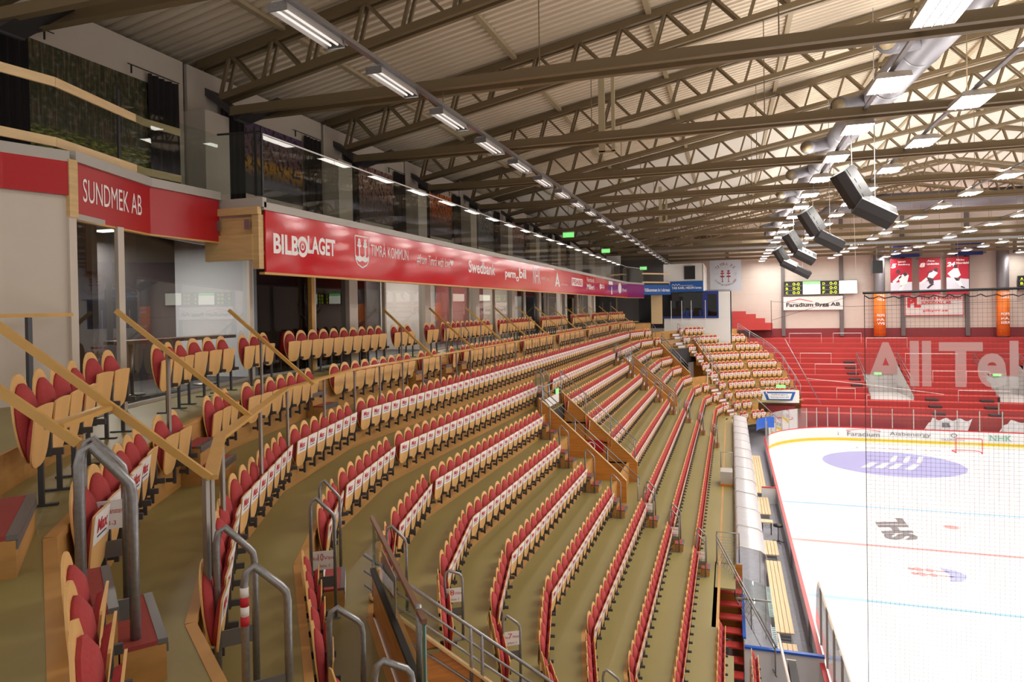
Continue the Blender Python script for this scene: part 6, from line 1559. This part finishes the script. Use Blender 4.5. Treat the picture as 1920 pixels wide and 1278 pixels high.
# three player banners hanging under the roof
M_pred = mat('banner_red', (176,30,52), 0.6); M_pice = mat('banner_pale_ice', (214,216,228), 0.6); M_pdark = mat('banner_dark_figure', (70,52,60), 0.6)
def figure(m, pts_list, o):
    for pl_ in pts_list: put_poly(m, pl_, o, E0, EZ, 0.012)
PB = [(16.95, 2.1, '5', 'Lennart', 'Svedberg', 'left red player banner with number five, a player bending over'),
      (19.75, 2.05, '8', 'Åke', 'Lindström', 'middle red player banner with number eight, a player shooting'),
      (22.35, 2.1, '24', 'Niclas', 'Nordahl', 'right red player banner with number 24, a player skating forwards')]
for i, (x, w_, num, a_, b_, lab) in enumerate(PB):
    y = FY-1.6; k_ = 0.981
    t = thing('player_banner', lab, 'banner', (x, y, 13.2), 0, 'player banners')
    m = MB(); m.box(x, x+w_, y, y+0.03, 13.2, 17.15); part('cloth', m, M_pred, t)
    m = MB(); m.box(x, x+0.04, y, FY, 17.12, 17.16); m.box(x+w_-0.04, x+w_, y, FY, 17.12, 17.16); m.box(x, x+w_, y-0.0, y+0.04, 17.15, 17.19); part('wall_bracket', m, M_dark, t)
    m = MB(); put_poly(m, [(0, 0.35), (w_, 0.35), (w_, 1.55 if i else 1.4), (0, 1.35 if i != 2 else 1.8)], (x, y, 13.2), E0, EZ, 0.008); part('ice_field', m, M_pice, t)
    board_text(t, num, x+0.05, 16.15, 0.55 if len(num) == 1 else 0.8, 0.5, M_lettering, y, bold=0.05, shear=0.2)
    board_text(t, a_, x+(0.75 if i < 2 else 0.95), 16.75, 0.75, 0.2, M_lettering, y, bold=0.04); board_text(t, b_, x+(0.75 if i < 2 else 0.95), 16.4, 1.15, 0.22, M_lettering, y, bold=0.04)
    m = MB(); m2 = MB()
    if i == 0: P1 = [[(0.35, 1.2), (0.2, 1.5), (0.9, 2.2), (1.1, 2.0)], [(0.8, 1.9), (1.5, 2.5), (1.8, 2.1), (1.6, 1.2), (1.0, 0.9)], [(1.0, 1.0), (0.7, 0.2), (1.0, 0.2), (1.4, 1.0)]]; P2 = [disc(0.75, 2.55, 0.2, 0.22, 10), [(1.2, 2.3), (1.5, 2.5), (1.7, 2.2), (1.4, 2.0)]]
    elif i == 1: P1 = [[(0.75, 1.7), (1.3, 1.7), (1.8, 2.3), (1.3, 2.6), (0.95, 2.3)], [(0.05, 1.25), (0.15, 1.1), (0.9, 1.6), (0.7, 1.85)]]; P2 = [[(0.7, 1.9), (1.35, 1.7), (1.4, 1.2), (1.0, 1.1)], disc(1.6, 2.65, 0.2, 0.2, 10), [(0.7, 0.7), (0.85, 0.6), (1.45, 1.1), (1.2, 1.2)], [(0.8, 2.4), (1.3, 2.6), (1.3, 2.45), (0.8, 2.25)]]
    else: P1 = [[(0.1, 2.2), (0.7, 2.75), (1.1, 2.75), (1.35, 2.0), (0.9, 1.6), (0.5, 1.7)], [(0.6, 1.7), (1.2, 1.7), (1.6, 0.7), (1.35, 0.65)]]; P2 = [disc(0.85, 2.95, 0.17, 0.22, 10), [(0.7, 1.75), (1.3, 1.7), (1.2, 1.4), (0.9, 1.4)], [(1.3, 0.7), (1.7, 0.55), (1.75, 0.65), (1.4, 0.85)]]
    figure(m, [[tuple(q) for q in p_] for p_ in P1], (x, y, 13.2)); part('pale_figure', m, M_lettering, t)
    figure(m2, [[tuple(q) for q in p_] for p_ in P2], (x, y-0.004, 13.2)); part('dark_figure', m2, M_pdark, t)
# vertical ducts with orange wraps
for i, x in enumerate((15.95, 27.75)):
    nm = ('left', 'right')[i]
    t = thing('ventilation_duct', 'vertical grey duct with an orange wrap on the far wall, %s' % nm, 'duct', (x, FY-1.2, 8), 0, 'wrapped ducts')
    m = MB(); m.tube([(x, FY-1.0, 7.6), (x, FY-1.0, 13.0), (x, FY-1.0, 19)], 0.56, 24); part('pipe', m, M_spiral, t, True)
    m = MB(); m.tube([(x, FY-1.0, 8.6), (x, FY-1.0, 13.4)], 0.59, 24); part('orange_wrap', m, M_orange, t, True)
    m = MB(); m.tube([(x, FY-1.0, 7.2), (x, FY-1.0, 8.2)], 0.66, 20); part('outlet', m, M_spiral, t, True)
    for j, (tx, zz, hh) in enumerate((('TIPS', 13.0, 0.25), ('VVS &', 12.55, 0.28), ('PROFFS', 10.8, 0.3), ('PÅ', 10.35, 0.28), ('VVS', 9.9, 0.3)) if i == 0 else (('COMFORT', 13.0, 0.22), ('TIMRÅ', 12.6, 0.28), ('PROFFS', 10.8, 0.3), ('PÅ', 10.35, 0.28), ('BADRUM', 9.9, 0.3))):
        m = MB(); put_text(m, tx, (x-0.38, FY-1.62, zz), E0, EZ, 0.76, hh, 0.0, bold=0.03); part('lettering', m, M_lettering, t)
for i in range(3):
    x = (17.2, 23.2, 29.0)[i]; t = thing('grey_ceiling_unit', 'grey box unit high on the far wall, %s from the left' % ordinal(i+1), 'unit', (x, FY-1, 17.4), 0, 'grey wall units'); m = MB(); m.box(x, x+3.0, FY-1.2, FY-0.1, 17.5, 19.3); part('case', m, mat('cool_grey_%d' % i, (120,118,118), 0.6), t)
for i, x in enumerate((17.3, 23.3)):
    t = thing('blue_banner', 'dark blue banner partly hidden by the roof ties, %s' % ('left', 'right')[i], 'banner', (x, FY-1.5, 17.4), 0, 'blue banners'); m = MB(); m.box(x, x+2.6, FY-1.24, FY-1.2, 17.35, 18.9); part('cloth', m, M_dblue, t)
# club banner
t = thing('club_banner', 'pale grey banner with two red pines and arched red club name', 'banner', (-2.2, 80, 14))
bx, by, bz, bw, bh = -2.15, 80.0, 14.0, 3.35, 3.45
M_bgrey = mat('pale_grey_cloth', (186,192,200), 0.7); M_bred = mat('dark_red_print', (140,30,42), 0.6)
m = MB(); m.box(bx, bx+bw, by, by+0.03, bz, bz+bh); part('cloth', m, M_bgrey, t)
m = MB()
for j, ch in enumerate('TIMRÅ IK'):
    if ch == ' ': continue
    a = math.radians(142-104*j/7); r_ = 1.0; ax = Vector((math.sin(a), 0, -math.cos(a))); upv_ = Vector((math.cos(a), 0, math.sin(a)))
    c = Vector((bx+bw/2+r_*math.cos(a), by, bz+1.85+r_*math.sin(a))); put_text(m, ch, c-ax*0.12, ax, upv_, 0.22 if ch != 'I' else 0.07, 0.34, 0.012)
part('upper_lettering', m, M_bred, t)
m = MB()
for j, ch in enumerate('SUPPORTERKLUBB'):
    a = math.radians(212+116*j/13); r_ = 1.35; ax = Vector((-math.sin(a), 0, math.cos(a))); upv_ = Vector((-math.cos(a), 0, -math.sin(a)))
    c = Vector((bx+bw/2+r_*math.cos(a), by, bz+1.85+r_*math.sin(a))); put_text(m, ch, c-ax*0.07, ax, upv_, 0.14, 0.22, 0.012)
part('lower_lettering', m, M_bred, t)
for cx_ in (-0.33, 0.33):
    m = MB(); c = bx+bw/2+cx_
    put_poly(m, [(c-0.035, 1.0), (c+0.035, 1.0), (c+0.035, 2.3), (c-0.035, 2.3)], (0, by, bz), E0, EZ, 0.012); put_poly(m, [(c-0.15, 0.97), (c+0.15, 0.97), (c, 1.08)], (0, by, bz), E0, EZ, 0.012)
    for dz_, rr in ((1.6, 0.26), (1.95, 0.22), (2.2, 0.15)): put_poly(m, disc(c, dz_, rr, 0.09, 12), (0, by, bz), E0, EZ, 0.014)
    part('pine', m, M_bred, t)
m = MB(); put_text(m, '19', (bx+0.55, by, bz+1.75), E0, EZ, 0.3, 0.3, 0.012); put_text(m, '28', (bx+bw-0.8, by, bz+1.75), E0, EZ, 0.3, 0.3, 0.012); part('year_figures', m, M_greycap, t)
# corner box with blue signs
p7 = row_path(7+oq); BL, BR = p7[7], p7[9]
BY = 70.0
box_pts = [(-6.38, 70.0), (0.1, 70.0)]
m = MB(); m.box(-6.4, 0.1, BY, BY+0.12, 8.5, 11.22); m.box(-1.1, 0.1, BY, BY+0.12, 11.2, 13.8); m.box(0.0, 0.12, BY, 85.9, 8.0, 13.8); m.box(-6.4, -2.55, BY, BY+0.12, 14.85, 16.6); m.box(-2.6, -2.5, BY, 80, 13.8, 16.6)
struct('wall_corner_box', m, M_white)
m = MB(); m.box(-2.6, 0.1, BY, 85.9, 13.75, 13.85); m.box(-6.4, -2.5, BY+0.1, 80, 13.8, 13.9); struct('ceiling_corner_box', m, M_white)
m = MB(); m.box(-9.5, 0.0, 74.5, 74.6, 10, 14); struct('wall_corner_box_back', m, M_dgrey)
m = MB(); m.box(-9.5, 0.1, BY+0.1, 74.5, 10.6, 10.7); struct('floor_corner_box', m, M_dgrey)
t = thing('blue_sign', 'blue sign with white roof outlines and white lettering on the corner box', 'sign', (-5.7, BY, 13.8)); m = MB(); m.box(-5.75, -2.55, BY-0.06, BY, 13.78, 14.85); part('board', m, M_sblue, t)
board_text(t, 'TAB KARL HEDIN logen', -5.6, 13.98, 2.9, 0.32, M_lettering, BY-0.06, bold=0.02)
m = MB()
for j in range(3):
    x = -5.6+0.28*j; 
    for a_, b_ in (((x, 14.4), (x+0.14, 14.58)), ((x+0.14, 14.58), (x+0.28, 14.4))):
        d = (Vector(b_)-Vector(a_)).normalized(); n = Vector((-d.y, d.x))*0.02; put_poly(m, [(a_[0]-n.x, a_[1]-n.y), (b_[0]-n.x, b_[1]-n.y), (b_[0]+n.x, b_[1]+n.y), (a_[0]+n.x, a_[1]+n.y)], (0, BY-0.06, 0), E0, EZ, 0.01)
m.box(-4.7, -3.5, BY-0.075, BY-0.065, 14.4, 14.43); part('roof_outline', m, M_lettering, t)
t = thing('blue_sign', 'long blue sign with white words between red fascia and corner box', 'sign', (-8.4, 69, 13.7)); O_ = Vector((-8.2, 67.2, 13.55)); ex = Vector((2.55, 2.7, 0)).normalized()
O_ = Vector((-8.1, 67.0, 13.52)); ln = 3.55
m = MB(); m.obox(O_, ex*ln, Vector((-0.03, 0.04, 0)), (0, 0, 0.98)); part('board', m, M_sblue, t); m = MB(); put_text(m, 'Välkommen in i värmen', O_+ex*0.15+EZ*0.3, ex, EZ, ln-0.3, 0.34, 0.01, bold=0.015); part('lettering', m, M_lettering, t)
m = MB(); m.obox(O_+EZ*0.98+Vector((-0.2, 0.2, 0)), ex*ln, Vector((-2, 2.0, 0)), (0, 0, 0.1)); struct('floor', m, M_dgrey)
for z in (14.75, 15.6):
    t = thing('guard_plank', 'pine guard plank in the dark far corner, %s one' % ('lower' if z < 15 else 'upper'), 'plank', (-8, 68, z), 0, 'far guard planks'); m = MB(); m.bar(O_+Vector((-0.1, 0.1, z-13.52)), O_+ex*ln+Vector((-0.1, 0.1, z-13.52)), 0.04, 0.14); part('board', m, M_pale, t)
m = MB(); m.box(-12.9, -6.4, 76, 76.1, 10, 19); struct('wall_far_corner', m, M_col)
m = MB(); m.box(-10.9, -9.6, 62.6, 62.7, 14.6, 17.1); struct('wall_lounge_end', m, M_white)
t = thing('wall_screen', 'black framed screen on the pale end wall of the upper lounge', 'screen', (-10.3, 62.5, 15)); m = MB(); m.box(-10.1, -9.3, 62.0, 62.06, 14.75, 16.1); part('panel', m, M_dark, t)
t = thing('wall_screen', 'black loudspeaker panel on the white corner box above the blue sign', 'screen', (-4.3, BY, 15)); m = MB(); m.box(-4.35, -3.3, BY-0.15, BY, 15.02, 16.35); part('panel', m, M_dark, t)
t = thing('box_window', 'large dark window of the corner box with a dark blue frame', 'window', (-5.6, BY, 11.2))
m = MB(); m.quad((-5.6, BY-0.02, 11.3), (-2.6, BY-0.02, 11.3), (-2.6, BY-0.02, 13.7), (-5.6, BY-0.02, 13.7)); part('pane', m, G_wall, t)
m = MB(); m.box(-6.6, -1.1, BY-0.1, BY, 11.12, 11.32); part('blue_sill', m, M_dblue, t); m = MB(); m.box(-2.6, -1.1, BY-0.08, BY+0.05, 13.5, 13.82); part('blue_head', m, M_dblue, t)
m = MB(); m.box(-2.6, -2.15, BY-0.08, BY+0.05, 11.3, 13.5); part('blue_panel', m, M_dblue, t); m = MB(); m.box(-1.25, -1.1, BY-0.08, BY+0.05, 11.3, 13.5); part('blue_jamb', m, M_dblue, t)
m = MB(); m.quad((-2.15, BY, 11.3), (-1.25, BY, 11.3), (-1.25, BY, 13.5), (-2.15, BY, 13.5)); part('side_pane', m, G_wall, t)
for i, x in enumerate((-5.65, -4.62, -3.7, -2.35)):
    t = thing('glass_post', 'thin white post before the corner box window, %s from the left' % ordinal(i+1), 'post', (x, BY-0.4, 10.8), 0, 'white posts'); m = MB(); m.box(x-0.03, x+0.03, BY-0.45, BY-0.39, 10.6, 12.9); part('post', m, M_white, t)
for i, x in enumerate((-4.6, -4.2, -3.8, -2.9)):
    t = thing('box_chair', 'small blue seat inside the corner box, %s from the left' % ordinal(i+1), 'seat', (x, 72, 10.7), 0, 'blue box seats'); m = MB(); m.box(x-0.15, x+0.15, 71.5, 71.58, 11.2, 11.9); part('backrest', m, M_blue, t); m = MB(); m.box(x-0.15, x+0.15, 71.1, 71.5, 11.15, 11.25); part('cushion', m, M_blue, t)
m = MB(); m.box(-7.6, -6.5, 69.3, 69.4, 10.6, 13.5); struct('wall_pine_slats', m, M_pale)
# net pole at the far end with cables
t = thing('net_pole', 'slim dark pole with slanting cables in front of the far wall', 'pole', (4.4, 78, 9)); m = MB(); m.cyl((4.3, 80, 9), (4.3, 80, 12.8), 0.035, 6); part('pole', m, M_dark, t)
for (a, b) in (((4.3, 80, 12.7), (12, 79, 12.0)), ((4.3, 80, 10.6), (12.5, 85, 13.0)), ((12, 79, 12.0), (27, 78, 12.3))):
    m = MB(); m.cyl(a, b, 0.018, 4); part('cable', m, M_dark, t)
# clutter on the terrace foot
t = thing('small_post', 'small grey post with a dark head low on the red terrace', 'post', (19.5, 69, 2.2)); m = MB(); m.cyl((22.3, 69.5, 2.3), (22.3, 69.5, 3.5), 0.06, 8); part('shaft', m, M_greycap, t); m = MB(); m.cyl((22.3, 69.5, 3.5), (22.3, 69.5, 3.9), 0.09, 8); part('head', m, M_dark, t)
